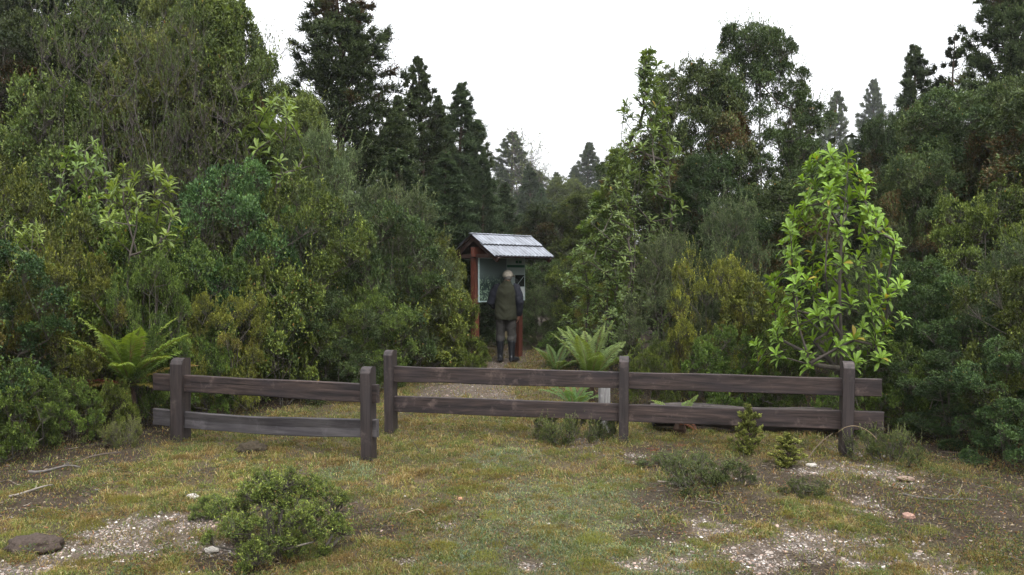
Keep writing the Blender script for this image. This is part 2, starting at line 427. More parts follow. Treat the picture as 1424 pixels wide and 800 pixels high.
def make_shrub(name, seed, H, R, n_pads, clumps=11, twigs=7, nl=15, L=0.024, W=0.011, c_old=(0.034, 0.055, 0.02), c_tip=(0.105, 0.135, 0.038),
               z0=0.05, pad=(0.22, 0.42), twig=(0.10, 0.2), profile=None, n_stems=4, rust=0.0, flat=0.75, airy=0.0, inner=0.3, dead=0.004, lean=0.0, bark=GREY, shoots=9, shoot=(.14, .42), lumpy=.56):
    rng = np.random.default_rng(seed)
    c_old, c_tip = np.array(c_old), np.array(c_tip)
    profile = profile or (lambda u: np.sqrt(np.clip(1 - np.abs((u - 0.42) / 0.62) ** 2.6, 0, 1)))
    u = z0 + (1 - z0) * (np.arange(n_pads) + rng.random(n_pads)) / n_pads
    th = np.arange(n_pads) * 2.39996 + rng.normal(size=n_pads) * 0.5
    lump = (1 - lumpy / 2) + lumpy * vnoise(np.cos(th) * 1.6 + 5, np.sin(th) * 1.6 + 5, u * 3, seed)
    rad = R * profile(u) * lump * np.where(rng.random(n_pads) < inner, 0.25 + 0.5 * rng.random(n_pads), 0.78 + 0.22 * rng.random(n_pads))
    pc = np.stack([np.cos(th) * rad + lean * u * H, np.sin(th) * rad, u * H], 1)
    pr = pad[0] + (pad[1] - pad[0]) * rng.random(n_pads) ** 1.3
    if z0 < 0.2: pc[:, 2] = np.maximum(pc[:, 2], pr * 0.35)
    else: pc[:, 2] -= 0
    gl, gt = Geo(), Geo()
    stems = []
    for k in range(n_stems):
        a = rng.random() * 2 * PI; s = R * (0.12 if n_stems > 1 else 0)
        x, y = math.cos(a) * s, math.sin(a) * s; st = []
        hh = H * (0.55 + 0.35 * rng.random()) if n_stems > 1 else H * 0.93
        dx, dy = math.cos(a) * R * 0.35 * rng.random(), math.sin(a) * R * 0.35 * rng.random()
        m = max(4, int(hh / 0.4))
        wx, wy = rng.normal(size=2) * 0.06 * R
        for i in range(m + 1):
            v = i / m
            st.append((x + dx * v + wx * math.sin(v * 5) + lean * v * hh, y + dy * v + wy * math.sin(v * 4 + 1), hh * v - 0.1 * (1 - v)))
        stems.append(st)
    A, B, ra, rb = skeleton(rng, stems, pc - np.array([0, 0, 0.35]) * pr[:, None], r_tip=0.0055)
    cc = bark * (0.65 + 0.7 * rng.random((len(A), 1)))
    gt.tubes(A, B, ra, rb, 6, cc)
    # clumps on the upper and outer side of each pad
    n = n_pads * clumps
    pi = np.repeat(np.arange(n_pads), clumps)
    d = rand_dirs(rng, n)
    d[:, 2] = np.abs(d[:, 2]) * 0.9 - 0.18
    outw = unit(np.concatenate([pc[:, :2], np.zeros((n_pads, 1))], 1))[pi]
    d = unit(d + outw * 0.55)
    d[:, 2] *= flat
    rr = pr[pi] * (0.55 + 0.45 * rng.random(n) ** 0.5)
    cp = pc[pi] + d * rr[:, None]
    gt.tubes(pc[pi] - np.array([0, 0, 0.35]) * pr[pi][:, None], cp - d * 0.03, 0.0045, 0.0022, 3, bark * (0.6 + 0.7 * rng.random((n, 1))))
    if airy:
        keep = rng.random(n) > airy; cp, d, pi = cp[keep], d[keep], pi[keep]; n = len(cp)
    # every clump is a small dome of leaves on a handful of twigs
    rc = (twig[0] + (twig[1] - twig[0]) * rng.random(n))
    k5 = np.repeat(np.arange(n), 5)
    te = unit(rand_dirs(rng, len(k5)) + np.array([0, 0, .6]) + d[k5] * .5)
    gt.tubes(cp[k5] - d[k5] * .04 - np.array([0, 0, .3]) * rc[k5][:, None], cp[k5] + te * (rc[k5] * .85)[:, None], 0.002, 0.0008, 3, bark * (0.7 + 0.6 * rng.random((len(k5), 1))))
    m = twigs * nl
    ti = np.repeat(np.arange(n), m)
    e = unit(rand_dirs(rng, len(ti)) + np.array([0, 0, .5]) + d[ti] * .4)
    tuft = unit(rand_dirs(rng, n * 9).reshape(n, 9, 3) + np.array([0, 0, .5]) + d[:, None] * .4)      # leaves gather at nine twig ends
    tk = rng.integers(0, 9, len(ti))
    e = unit(e * .75 + tuft[ti, tk] * .8)
    r = rc[ti] * (.45 + .6 * rng.random(len(ti)) ** .55) * (.8 + .4 * rng.random((n, 9)))[ti, tk]
    pos = cp[ti] + e * r[:, None] * np.array([1, 1, .85])
    ax = unit(e * .75 + rand_dirs(rng, len(ti)) * .7 + np.array([0, 0, .15]))
    up = unit(e * .7 + np.array([0, 0, .8]) + rng.normal(size=e.shape) * .35)
    young = ((rng.random(n) ** 2)[:, None] * .5 + .5 * rng.random((n, 9)) ** 2.2)[ti, tk] + .25 * rng.random(len(ti)) - .08
    f = np.clip(young, 0, 1)[:, None]
    col = c_old * (1 - f) + c_tip * f  # wide old-young spread also paints light and dark contrast into the leaves
    col = col * (0.75 + 0.5 * rng.random((len(pos), 1)))
    tone = (0.8 + 0.4 * rng.random(n_pads))[pi][ti][:, None]
    col = col * tone
    if rust:
        pn = fbm(pc[:, 0] * 0.9 + 7, pc[:, 1] * 0.9, pc[:, 2] * 0.9, seed + 3, 2)
        w = (np.clip((pn - (0.64 - rust * 0.3)) * 9, 0, 0.8)[pi][ti] * (rng.random(len(ti)) < 0.7))[:, None]
        col = col * (1 - w) + np.array([0.1, 0.062, 0.026]) * w * (0.7 + 0.6 * rng.random((len(pos), 1)))
    if dead:
        k = rng.random(len(pos)) < dead
        col[k] = np.array([0.17, 0.1, 0.03]) * (0.5 + rng.random((k.sum(), 1)))
    s = 0.7 + 0.6 * rng.random(len(pos))
    diamond_leaves(gl, pos, ax, up, L * s, W * s, col)
    # upright young shoots, the ragged outline; lit clump tops are put into their colour
    ns = n_pads * shoots
    si = np.repeat(np.arange(n_pads), shoots)
    sd = rand_dirs(rng, ns); sd[:, 2] = np.abs(sd[:, 2]) * .9 + .1
    sd = unit(sd + outw[np.repeat(np.arange(n_pads) * clumps, shoots)] * .45) if not airy else unit(sd)
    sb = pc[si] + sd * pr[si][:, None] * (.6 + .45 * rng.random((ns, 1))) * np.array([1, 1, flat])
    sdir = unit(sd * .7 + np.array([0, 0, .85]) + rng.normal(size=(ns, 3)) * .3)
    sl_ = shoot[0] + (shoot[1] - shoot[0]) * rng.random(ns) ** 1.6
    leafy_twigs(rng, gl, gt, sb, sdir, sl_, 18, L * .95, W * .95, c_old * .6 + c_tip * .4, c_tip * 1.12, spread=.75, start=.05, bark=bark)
    PROTO[name] = (gt.mesh('trunk', M['bark'], True), gl.mesh('crown', M['leaf']), float(pc[:, 2].max() + pr.mean() * 0.6), float(2 * np.percentile(np.hypot(cp[:, 0], cp[:, 1]), 96)))


def make_conifer(name, seed, H, R, nb=120, L=0.062, W=0.02, c_old=(0.024, 0.038, 0.018), c_tip=(0.084, 0.11, 0.044), rise=0.35, z0=0.04, twigs=7, nl=9,
                 rust=0.0, power=0.85, gap=0.2, tw=(0.12, 0.26), step=0.2, seg_r=1.0, bare_top=0.0):
    rng = np.random.default_rng(seed); c_old, c_tip = np.array(c_old), np.array(c_tip)
    gl, gt = Geo(), Geo()
    m = 16; tz = np.linspace(-0.1, H, m + 1)
    wob = np.stack([np.sin(tz * 0.9 + seed) * 0.04 * R, np.cos(tz * 0.7 + seed) * 0.04 * R, tz], 1)
    tr = 0.016 * H * (1 - np.linspace(0, 1, m + 1)) ** 0.8 + 0.008
    gt.tubes(wob[:-1], wob[1:], tr[:-1], tr[1:], 8, BROWN * 1.2)
    u = z0 + (0.985 - z0) * (np.arange(nb) + rng.random(nb)) / nb
    az = np.arange(nb) * 2.39996 + rng.normal(size=nb) * 0.45
    irregular = 0.5 + 0.85 * rng.random(nb) * (0.45 + 1.1 * vnoise(np.cos(az) * 1.5 + 9, np.sin(az) * 1.5, u * 5, seed))
    bl = R * np.clip((1 - u) ** power + .02, 0.03, 1) * np.clip(irregular, 0.35, 1.4) * np.minimum(1, 0.55 + u * 3)
    Pb, Dp, Sc = [], [], []
    eA, eB, eR0, eR1 = [], [], [], []
    for i in range(nb):
        z = u[i] * H; sc_i = min(1.0, .28 + 2.4 * (1 - u[i]))
        b0 = np.array([np.interp(z, tz, wob[:, 0]), np.interp(z, tz, wob[:, 1]), z])
        el = rise * (0.3 + 1.1 * rng.random()) + 0.25 * u[i]
        dh = np.array([math.cos(az[i]), math.sin(az[i]), 0.0])
        n = max(2, int(bl[i] / step))
        prev = b0; rb = 0.007 + 0.012 * bl[i]
        side = np.array([-dh[1], dh[0], 0])
        for k in range(1, n + 1):
            v = k / n
            q = b0 + dh * bl[i] * v + np.array([0, 0, bl[i] * (math.tan(el) * v * 0.75 + 0.22 * v * v - 0.16 * math.sin(v * 3))]) + rng.normal(size=3) * 0.03 * bl[i]
            eA.append(prev); eB.append(q); eR0.append(rb * (1 - (k - 1) / n) + 0.003); eR1.append(rb * (1 - v) + 0.003)
            if v > gap * rng.random() + 0.12:
                nn_ = 3 if v < 0.9 else 4
                for j in range(nn_):
                    s = (j - 1) * 0.75 + rng.normal() * 0.3
                    d = unit(dh * (0.6 + 0.4 * v) + side * s + np.array([0, 0, 0.35 + rng.normal() * 0.25]))
                    ln = (0.16 + 0.3 * (1 - v) * min(1.0, bl[i])) * (0.7 + 0.6 * rng.random()) * seg_r * sc_i
                    eA.append(q); eB.append(q + d * ln); eR0.append(0.004); eR1.append(0.002)
                    for w in (0.4, 0.95):
                        Pb.append(q + d * ln * w); Dp.append(d); Sc.append(sc_i)
                pass
            prev = q
    gt.tubes(eA, eB, eR0, eR1, 4, BROWN)
    Pb, Dp = np.array(Pb), np.array(Dp)
    ti = np.repeat(np.arange(len(Pb)), twigs)
    td = unit(Dp[ti] * 0.95 + np.array([0, 0, 0.25]) + rand_dirs(rng, len(ti)) * 0.7)
    tl = (tw[0] + (tw[1] - tw[0]) * rng.random(len(ti))) * np.array(Sc)[ti]
    pt = None
    if rust:
        a = fbm(Pb[:, 0] * 0.8, Pb[:, 1] * 0.8, Pb[:, 2] * 0.7, seed + 5, 2)
        pt = np.clip((a - (0.66 - rust * 0.3)) * 9, 0, 0.9)[ti] * (rng.random(len(ti)) < 0.8)
    tone = (0.75 + 0.5 * vnoise(Pb[:, 0] * 2.5, Pb[:, 1] * 2.5, Pb[:, 2] * 2.5, seed))[ti]
    leafy_twigs(rng, gl, gt, Pb[ti] - td * 0.05, td, tl, nl, L, W, c_old, c_tip, spread=0.45, patch=pt, start=0.1, bark=BROWN, tube=False)
    gl.C[-1] = gl.C[-1] * np.repeat(tone, nl * 4)[:, None]
    PROTO[name] = (gt.mesh('trunk', M['bark'], True), gl.mesh('crown', M['needle']), H + 0.1, float(2 * np.percentile(np.hypot(Pb[:, 0], Pb[:, 1]), 97)))


def make_whorled(name, seed, H, R, n_tips, z0=0.2, L=0.16, W=0.045, c_old=(0.05, 0.085, 0.022), c_tip=(0.12, 0.17, 0.04), per=10, profile=None, n_stems=1, yellow=0.05, pale=(0.3, 0.35, 0.2)):
    """broad-leaved tree: whorls of long leaves at the branch tips"""
    rng = np.random.default_rng(seed); c_old, c_tip = np.array(c_old), np.array(c_tip)
    profile = profile or (lambda u: np.clip(np.minimum(1.0, (u - z0) * 4 + 0.45) * (1.03 - u) ** 0.6, 0, 1))
    gl, gt = Geo(), Geo()
    u = z0 + (1 - z0) * (np.arange(n_tips) + rng.random(n_tips)) / n_tips
    th = np.arange(n_tips) * 2.39996 + rng.normal(size=n_tips) * 0.5
    lump = 0.5 + 1.0 * vnoise(np.cos(th) * 1.5 + 3, np.sin(th) * 1.5 + 3, u * 4, seed)
    rad = R * profile(u) * lump * np.where(rng.random(n_tips) < 0.25, 0.2 + 0.5 * rng.random(n_tips), 0.75 + 0.25 * rng.random(n_tips))
    tip = np.stack([np.cos(th) * rad, np.sin(th) * rad, u * H], 1)
    stems = []
    for k in range(n_stems):
        ox, oy = (rng.normal(size=2) * 0.15 * R if n_stems > 1 else (0, 0)); wx, wy = rng.normal(size=2) * 0.05
        hh = H * (0.96 if k == 0 else 0.6 + 0.3 * rng.random()); m = max(5, int(hh / 0.3))
        stems.append([(ox * (1 + i / m) + wx * math.sin(i * 0.9), oy * (1 + i / m) + wy * math.cos(i * 0.8), hh * i / m - 0.08 * (1 - i / m)) for i in range(m + 1)])
    A, B, ra, rb = skeleton(rng, stems, tip, r_tip=0.005, power=0.42, bend=0.15)
    gt.tubes(A, B, ra, rb, 6, np.array([0.07, 0.06, 0.05]) * (0.6 + 0.7 * rng.random((len(A), 1))))
    # a second, older whorl below each tip
    ori = unit(np.stack([np.cos(th) * (0.35 + 0.3 * rng.random(n_tips)), np.sin(th) * (0.35 + 0.3 * rng.random(n_tips)), np.full(n_tips, 0.9)], 1) + rand_dirs(rng, n_tips) * 0.25)
    for lvl, (off, elev, k, f0) in enumerate(((0.0, 0.55, per, 1.0), (-0.05, 0.15, per - 3, 0.5))):
        i = np.repeat(np.arange(n_tips), k)
        o = ori[i]
        x = unit(np.cross(o, rand_dirs(rng, n_tips)[i])); y = np.cross(o, x)
        ph = np.tile(np.arange(k) * 2 * PI / k, n_tips) + rng.normal(size=len(i)) * 0.22 + lvl
        ra_ = np.cos(ph)[:, None] * x + np.sin(ph)[:, None] * y
        e = elev + rng.normal(size=len(i)) * 0.25
        ax = unit(ra_ * np.cos(e)[:, None] + o * np.sin(e)[:, None])
        s = (0.6 + 0.5 * rng.random(len(i))) * (0.8 + 0.4 * rng.random(n_tips))[i]
        f = (f0 * (0.45 + 0.75 * rng.random(n_tips)))[i][:, None].clip(0, 1)
        col = (c_old * (1 - f) + c_tip * f) * (0.8 + 0.4 * rng.random((len(i), 1)))
        yl = rng.random(len(i)) < yellow
        col[yl] = np.array([0.28, 0.22, 0.035]) * (0.7 + 0.5 * rng.random((yl.sum(), 1)))
        broad_leaves(gl, tip[i] + o * off * (L / 0.16), ax, o, L * s, W * s, col, droop=0.12)
    PROTO[name] = (gt.mesh('trunk', M['bark'], True), gl.mesh('crown', M['broad']), H + L * 0.4, float(2 * np.percentile(rad, 95) + L))


def make_bare(name, seed, H, R, n_stems=6, n_tips=190, leaves=6500):
    """spindly half-bare sapling: many upright grey stems, fine twigs, a few leaves"""
    rng = np.random.default_rng(seed); gl, gt = Geo(), Geo()
    stems = []
    for k in range(n_stems):
        a = rng.random() * 2 * PI; s = R * rng.random() ** 0.7; hh = H * (0.7 + 0.3 * rng.random()); w = rng.normal(size=2) * 0.04
        m = max(5, int(hh / 0.35))
        stems.append([(math.cos(a) * s * (0.25 + 0.75 * i / m) + w[0] * math.sin(i * 1.1), math.sin(a) * s * (0.25 + 0.75 * i / m) + w[1] * math.cos(i), hh * i / m - 0.08) for i in range(m + 1)])
    u = 0.3 + 0.7 * rng.random(n_tips); th = rng.random(n_tips) * 2 * PI; r = R * (0.3 + 0.8 * rng.random(n_tips))
    tip = np.stack([np.cos(th) * r, np.sin(th) * r, u * H], 1)
    A, B, ra, rb = skeleton(rng, stems, tip, r_tip=0.0024, power=0.4, bend=-0.12, up_pref=4.0)
    gt.tubes(A, B, ra, rb, 5, np.array([0.062, 0.054, 0.05]) * (0.5 + 0.9 * rng.random((len(A), 1))))
    i = rng.integers(0, n_tips, n_tips * 5)
    d = unit(rand_dirs(rng, len(i)) * 0.7 + np.array([0, 0, 0.8])); ln = 0.12 + 0.25 * rng.random(len(i))
    gt.tubes(tip[i], tip[i] + d * ln[:, None], 0.0024, 0.001, 3, np.array([0.085, 0.07, 0.065]) * (0.6 + 0.7 * rng.random((len(i), 1))))
    k = rng.integers(0, len(i), leaves)
    pos = tip[i[k]] + d[k] * (ln[k] * (0.6 + 0.4 * rng.random(leaves)))[:, None]
    diamond_leaves(gl, pos, unit(d[k] + rand_dirs(rng, leaves)), np.tile([0, 0, 1.0], (leaves, 1)) + rng.normal(size=(leaves, 3)) * .2, 0.04, 0.018,
                   np.array([0.09, 0.118, 0.034]) * (0.5 + 0.9 * rng.random((leaves, 1))))
    PROTO[name] = (gt.mesh('trunk', M['bark'], True), gl.mesh('crown', M['leaf']), H, 2 * R)


# small-leaved shrubs of the thicket
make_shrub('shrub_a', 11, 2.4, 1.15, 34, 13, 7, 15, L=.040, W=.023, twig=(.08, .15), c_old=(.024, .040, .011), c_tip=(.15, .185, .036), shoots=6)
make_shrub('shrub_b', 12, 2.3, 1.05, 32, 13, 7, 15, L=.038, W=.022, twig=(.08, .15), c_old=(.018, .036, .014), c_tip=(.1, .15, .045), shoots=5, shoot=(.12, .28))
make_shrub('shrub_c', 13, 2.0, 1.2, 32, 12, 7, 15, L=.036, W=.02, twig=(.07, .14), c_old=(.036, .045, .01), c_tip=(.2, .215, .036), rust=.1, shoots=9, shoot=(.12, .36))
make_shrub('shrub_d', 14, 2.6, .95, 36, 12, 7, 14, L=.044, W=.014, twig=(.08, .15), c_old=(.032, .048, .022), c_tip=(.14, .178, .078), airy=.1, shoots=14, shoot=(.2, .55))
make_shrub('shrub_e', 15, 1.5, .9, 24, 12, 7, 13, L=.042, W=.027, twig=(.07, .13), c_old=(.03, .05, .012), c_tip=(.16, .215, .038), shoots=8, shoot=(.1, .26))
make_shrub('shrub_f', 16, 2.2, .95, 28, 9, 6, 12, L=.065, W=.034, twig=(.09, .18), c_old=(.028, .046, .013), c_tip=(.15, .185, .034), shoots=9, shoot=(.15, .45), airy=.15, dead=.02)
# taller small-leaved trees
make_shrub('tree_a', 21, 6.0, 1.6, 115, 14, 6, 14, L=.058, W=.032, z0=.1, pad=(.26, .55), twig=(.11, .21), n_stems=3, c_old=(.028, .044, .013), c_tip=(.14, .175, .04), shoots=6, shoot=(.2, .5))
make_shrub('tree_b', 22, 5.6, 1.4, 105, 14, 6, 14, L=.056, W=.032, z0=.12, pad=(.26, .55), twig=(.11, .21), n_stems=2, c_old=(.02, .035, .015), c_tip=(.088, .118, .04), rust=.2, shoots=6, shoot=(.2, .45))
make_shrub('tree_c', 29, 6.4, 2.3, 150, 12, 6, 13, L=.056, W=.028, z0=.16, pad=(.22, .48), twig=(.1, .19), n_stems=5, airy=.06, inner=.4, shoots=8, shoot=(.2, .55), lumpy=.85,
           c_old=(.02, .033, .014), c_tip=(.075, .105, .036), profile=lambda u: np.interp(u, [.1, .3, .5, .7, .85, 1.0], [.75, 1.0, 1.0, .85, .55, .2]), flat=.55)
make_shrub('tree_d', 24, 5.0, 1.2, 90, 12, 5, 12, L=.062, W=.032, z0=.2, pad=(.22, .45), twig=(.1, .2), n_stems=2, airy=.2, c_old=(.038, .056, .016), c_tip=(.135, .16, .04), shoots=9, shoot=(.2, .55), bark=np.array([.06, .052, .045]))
# conifers
make_conifer('conifer_a', 31, 8.5, 2.2, 250, rust=0.25)
make_conifer('conifer_b', 32, 7.4, 1.35, 190, power=0.95)
make_conifer('conifer_c', 33, 7.0, 1.45, 180, power=1.0, c_old=(0.03, 0.05, 0.028), c_tip=(0.075, 0.105, 0.05))
make_conifer('conifer_d', 34, 7.5, 1.7, 100, c_old=(0.02, 0.03, 0.017), c_tip=(0.045, 0.055, 0.028), gap=0.9, rise=0.5, rust=0.2)
# whorl-leaved broadleaf trees
make_whorled('whorl_tall', 41, 5.4, 1.0, 240, z0=.14, L=.17, W=.046, c_old=(.05, .088, .026), c_tip=(.13, .18, .05), per=8, n_stems=3, yellow=.006,
             profile=lambda u: np.clip(np.interp(u, [.14, .3, .42, .52, .6, .68, .75, .82, .88, .94, 1.0], [.9, 1.0, .7, .95, .6, .8, .35, .5, .16, .24, .05]), 0, 1))
make_whorled('whorl_bright', 44, 2.75, .82, 165, z0=.22, L=.155, W=.05, c_old=(.075, .125, .016), c_tip=(.165, .265, .03), per=8, n_stems=2, yellow=.02,
             profile=lambda u: np.clip(np.interp(u, [.2, .3, .5, .7, .85, 1.0], [.9, 1.0, 1.0, .85, .6, .2]), 0, 1))
make_whorled('whorl_small', 43, 3.1, .6, 34, z0=.68, L=.16, W=.042, c_old=(.06, .1, .022), c_tip=(.14, .2, .04), per=8, n_stems=3, yellow=.0,
             profile=lambda u: np.clip(np.interp(u, [.6, .75, .9, 1.0], [1.0, .95, .7, .4]), 0, 1))
make_bare('bare_a', 51, 4.2, 0.55)
make_bare('bare_b', 52, 3.4, 0.35, 4, 120, 2800)
# dwarf plants of the clearing
make_shrub('heath', 61, .46, .44, 60, 9, 5, 12, L=.015, W=.007, z0=.05, pad=(.05, .09), twig=(.02, .045), n_stems=12, c_old=(.04, .066, .018), c_tip=(.165, .205, .042), flat=1.0, inner=.45, dead=.02, shoots=9, shoot=(.04, .12))
make_shrub('heath_low', 62, .2, .42, 24, 7, 5, 11, L=.014, W=.007, z0=.1, pad=(.05, .09), twig=(.02, .04), n_stems=9, c_old=(.05, .07, .024), c_tip=(.135, .16, .045), inner=.6, dead=.03, shoots=9, shoot=(.05, .13))
make_conifer('seedling', 63, 0.5, 0.15, 40, L=0.02, W=0.007, c_old=(0.09, 0.105, 0.025), c_tip=(0.3, 0.33, 0.075), twigs=3, nl=10, tw=(0.02, 0.045), step=0.04, seg_r=0.22, rise=0.7)

# ------------------------------------------------------------------ the ground: heights and what grows where
def g_of(px, py):
    d = F * EYE / (py - HY)
    return ((px - CX) / F * d, d)


def gblob(x, y, pts, r):
    m = np.zeros_like(x)
    for (px, py, s) in pts:
        cx, cy = g_of(px, py)
        m = np.maximum(m, np.exp(-(((x - cx) / (r * s)) ** 2 + ((y - cy) / (r * s * 1.15)) ** 2)))
    return m


def path_x(y):
    return np.interp(y, [3, 6, 8, 10, 11.5, 14, 16, 20, 30], [-0.3, -0.3, -0.35, -0.6, -0.75, -0.25, -0.05, 0.35, 1.5])


def path_w(y):
    return np.interp(y, [3, 8.3, 9.5, 11, 13, 15, 17, 30], [4.0, 2.2, 1.2, 0.95, 0.6, 0.5, 0.45, 0.4])


def thicket(x, y):
    """1 under the shrubs, 0 in the clearing"""
    lx = np.interp(y, [3.5, 5, 6, 7, 8.3, 9.6, 11, 13, 15, 18], [-4.3, -4.3, -4.2, -3.6, -3.4, -3.1, -2.4, -1.6, -0.9, -0.6])
    rx = np.interp(y, [3.5, 5, 6, 7, 8, 8.6, 9.5, 11, 13, 15, 18], [4.6, 4.3, 4.1, 3.9, 3.3, 2.0, 1.0, 0.9, 0.9, 0.9, 0.7])
    n = (fbm(x * 1.3, y * 1.3, seed=91) - 0.5) * 0.9
    return np.maximum(smooth(0.25, -0.25, x - lx + n), smooth(-0.25, 0.25, x - rx + n))


def fields(x, y):
    n1 = fbm(x * 0.9, y * 0.9, seed=1); n2 = fbm(x * 3.1, y * 3.1, seed=2); n3 = fbm(x * 9, y * 9, seed=3, oct=3); n4 = fbm(x * 1.7 + 9, y * 1.7, seed=4)
    gr = np.maximum(gblob(x, y, [(20, 795, 1), (90, 775, 1), (160, 745, 1.1), (250, 735, .9), (300, 765, .6), (215, 760, .9)], 0.42),
                    0.86 * gblob(x, y, [(1150, 655, 1.1), (1220, 660, 1), (1040, 770, 1.0), (1120, 755, 1.0), (1220, 770, 1.1), (1290, 790, 1), (820, 615, .9), (870, 635, .8), (1200, 700, 1), (1330, 640, .6), (1000, 735, .8), (940, 770, .7), (1180, 630, .7)], 0.5))
    gr = np.maximum(gr, 0.8 * gblob(x, y, [(690, 690, .3), (625, 735, .35), (640, 765, .3), (610, 700, .25), (900, 790, .6), (560, 790, .35), (735, 790, .3), (440, 690, .3)], 0.5))
    pathg = smooth(9.3, 10.8, y) * smooth(1.0, 0.45, np.abs(x - path_x(y)) / path_w(y)) * smooth(19, 17, y)
    gravel = np.clip(np.maximum(smooth(0.5, 0.85, gr * (0.05 + 0.95 * n2 + 0.85 * n3)), pathg * smooth(0.35, 0.55, n2 + 0.1)), 0, 1)
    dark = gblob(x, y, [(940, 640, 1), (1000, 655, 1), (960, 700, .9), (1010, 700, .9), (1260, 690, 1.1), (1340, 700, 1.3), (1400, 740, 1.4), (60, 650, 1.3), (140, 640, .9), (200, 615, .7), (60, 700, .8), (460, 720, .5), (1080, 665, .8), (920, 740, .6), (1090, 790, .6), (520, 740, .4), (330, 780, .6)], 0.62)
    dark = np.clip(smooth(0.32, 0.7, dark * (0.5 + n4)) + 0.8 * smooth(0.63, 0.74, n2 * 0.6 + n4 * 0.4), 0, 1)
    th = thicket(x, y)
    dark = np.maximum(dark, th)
    lawn = gblob(x, y, [(800, 740, 1.2), (860, 690, .8), (760, 690, .8), (720, 780, 1), (700, 640, .7), (880, 780, .9), (480, 660, .4)], 0.7)
    lawn = smooth(0.3, 0.75, lawn * (0.6 + 0.8 * n4))
    moss = smooth(0.44, 0.62, n1 * 0.4 + n2 * 0.35 + n3 * 0.25)
    straw = smooth(0.45, 0.63, fbm(x * 2.3 + 31, y * 2.3, seed=8))
    return gravel, dark, lawn, moss, straw, th, n2, n3


def height(x, y):
    x = np.asarray(x, float); y = np.asarray(y, float)
    h = (fbm(x * 0.35, y * 0.35, seed=70, oct=2) - 0.5) * 0.10 * smooth(3, 7, np.hypot(x, y - 6) * 0.6 + 2)
    h = h + (fbm(x * 2.2, y * 2.2, seed=71, oct=2) - 0.5) * 0.045
    return h


def ground_rgb(x, y):
    gravel, dark, lawn, moss, straw, th, n2, n3 = fields(x, y)
    def mix(a, b, t): return a * (1 - t[:, None]) + np.array(b) * t[:, None]
    c = np.tile(np.array([0.062, 0.049, 0.028]), (len(x), 1))
    c = mix(c, [0.07, 0.064, 0.024], moss * 0.7)
    c = mix(c, [0.085, 0.058, 0.03], straw * 0.5)
    c = mix(c, [0.066, 0.066, 0.036], lawn * 0.7)
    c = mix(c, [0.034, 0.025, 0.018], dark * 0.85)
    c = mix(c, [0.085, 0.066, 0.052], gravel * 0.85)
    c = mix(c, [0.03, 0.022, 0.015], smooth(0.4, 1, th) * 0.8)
    k = smooth(0.55, 0.72, n3) * 0.45
    c = mix(c, [0.05, 0.038, 0.026], k)
    return c


def axis_coords(lo, hi, step, far):
    mid = np.arange(lo, hi + 1e-6, step); out = [mid]
    a, s, l = hi, step, []
    while a < far: s *= 1.35; a += s; l.append(a)
    b, s, r = lo, step, []
    while b > -far: s *= 1.35; b -= s; r.append(b)
    return np.concatenate([r[::-1], mid, l])


gx = axis_coords(-6.2, 6.2, 0.03, 110); gy = axis_coords(2.5, 17.5, 0.03, 110)
X, Y = np.meshgrid(gx, gy); xf, yf = X.ravel(), Y.ravel()
gravel, dark, lawn, moss, straw, th, n2, n3 = fields(xf, yf)
near = ((np.abs(xf) < 7) & (yf > 2) & (yf < 18.5)).astype(float)
Z = height(xf, yf) + near * ((fbm(xf * 11, yf * 11, seed=73, oct=3) - 0.5) * 0.028 * (1 - 0.5 * gravel) + moss * (1 - dark) * (1 - gravel) * 0.02 - 0.012 * gravel)
nx, ny = len(gx), len(gy)
ii = np.arange(nx * ny).reshape(ny, nx)
quads = np.stack([ii[:-1, :-1], ii[:-1, 1:], ii[1:, 1:], ii[1:, :-1]], -1).reshape(-1, 4)
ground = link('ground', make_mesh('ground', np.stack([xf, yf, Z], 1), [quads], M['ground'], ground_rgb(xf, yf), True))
tag(ground, kind='structure')


def gz(x, y):
    return float(height(np.array([x]), np.array([y]))[0])


# ------------------------------------------------------------------ grass, moss, stones and litter of the clearing
def scatter(rng, n, x0=-5.6, x1=5.6, y0=3.6, y1=17.0, pow_near=1.0):
    """more where it is near and inside the frame"""
    d = y0 * (y1 / y0) ** (rng.random(n) ** pow_near)
    w = 0.68 * d + 0.4
    x = (rng.random(n) * 2 - 1) * w
    k = (x > x0 - 1) & (x < x1 + 1)
    return x[k], d[k]


def zsurf(x, y):
    gravel, dark, lawn, moss, straw, th, n2, n3 = fields(x, y)
    z = height(x, y) + (fbm(x * 11, y * 11, seed=73, oct=3) - 0.5) * 0.028 * (1 - 0.5 * gravel) + moss * (1 - dark) * (1 - gravel) * 0.02 - 0.012 * gravel
    return z, (gravel, dark, lawn, moss, straw, th, n2, n3)


def blades(g, x, y, z, L, W, lean, col, rng):
    n = len(x)
    a = rng.random(n) * 2 * PI; dh = np.stack([np.cos(a), np.sin(a), np.zeros(n)], 1)
    b = rng.random(n) * 2 * PI; sd = np.stack([np.cos(b), np.sin(b), np.zeros(n)], 1)
    p = np.stack([x, y, z - 0.004], 1)
    L = L[:, None]; W = np.broadcast_to(W, (n,))[:, None]; lean = lean[:, None]
    mid = p + dh * L * lean * 0.35 + np.array([0, 0, 1.0]) * L * 0.6
    tip = p + dh * L * lean + np.array([0, 0, 1.0]) * L * (1.0 - 0.45 * lean)
    V = np.stack([p - sd * W * .5, p + sd * W * .5, mid + sd * W * .38, tip, mid - sd * W * .38], 1).reshape(-1, 3)
    i = np.arange(n)[:, None] * 5
    g.add(V, [i + np.array([[0, 1, 2, 4]]), i + np.array([[4, 2, 3]])], np.repeat(col, 5, axis=0))


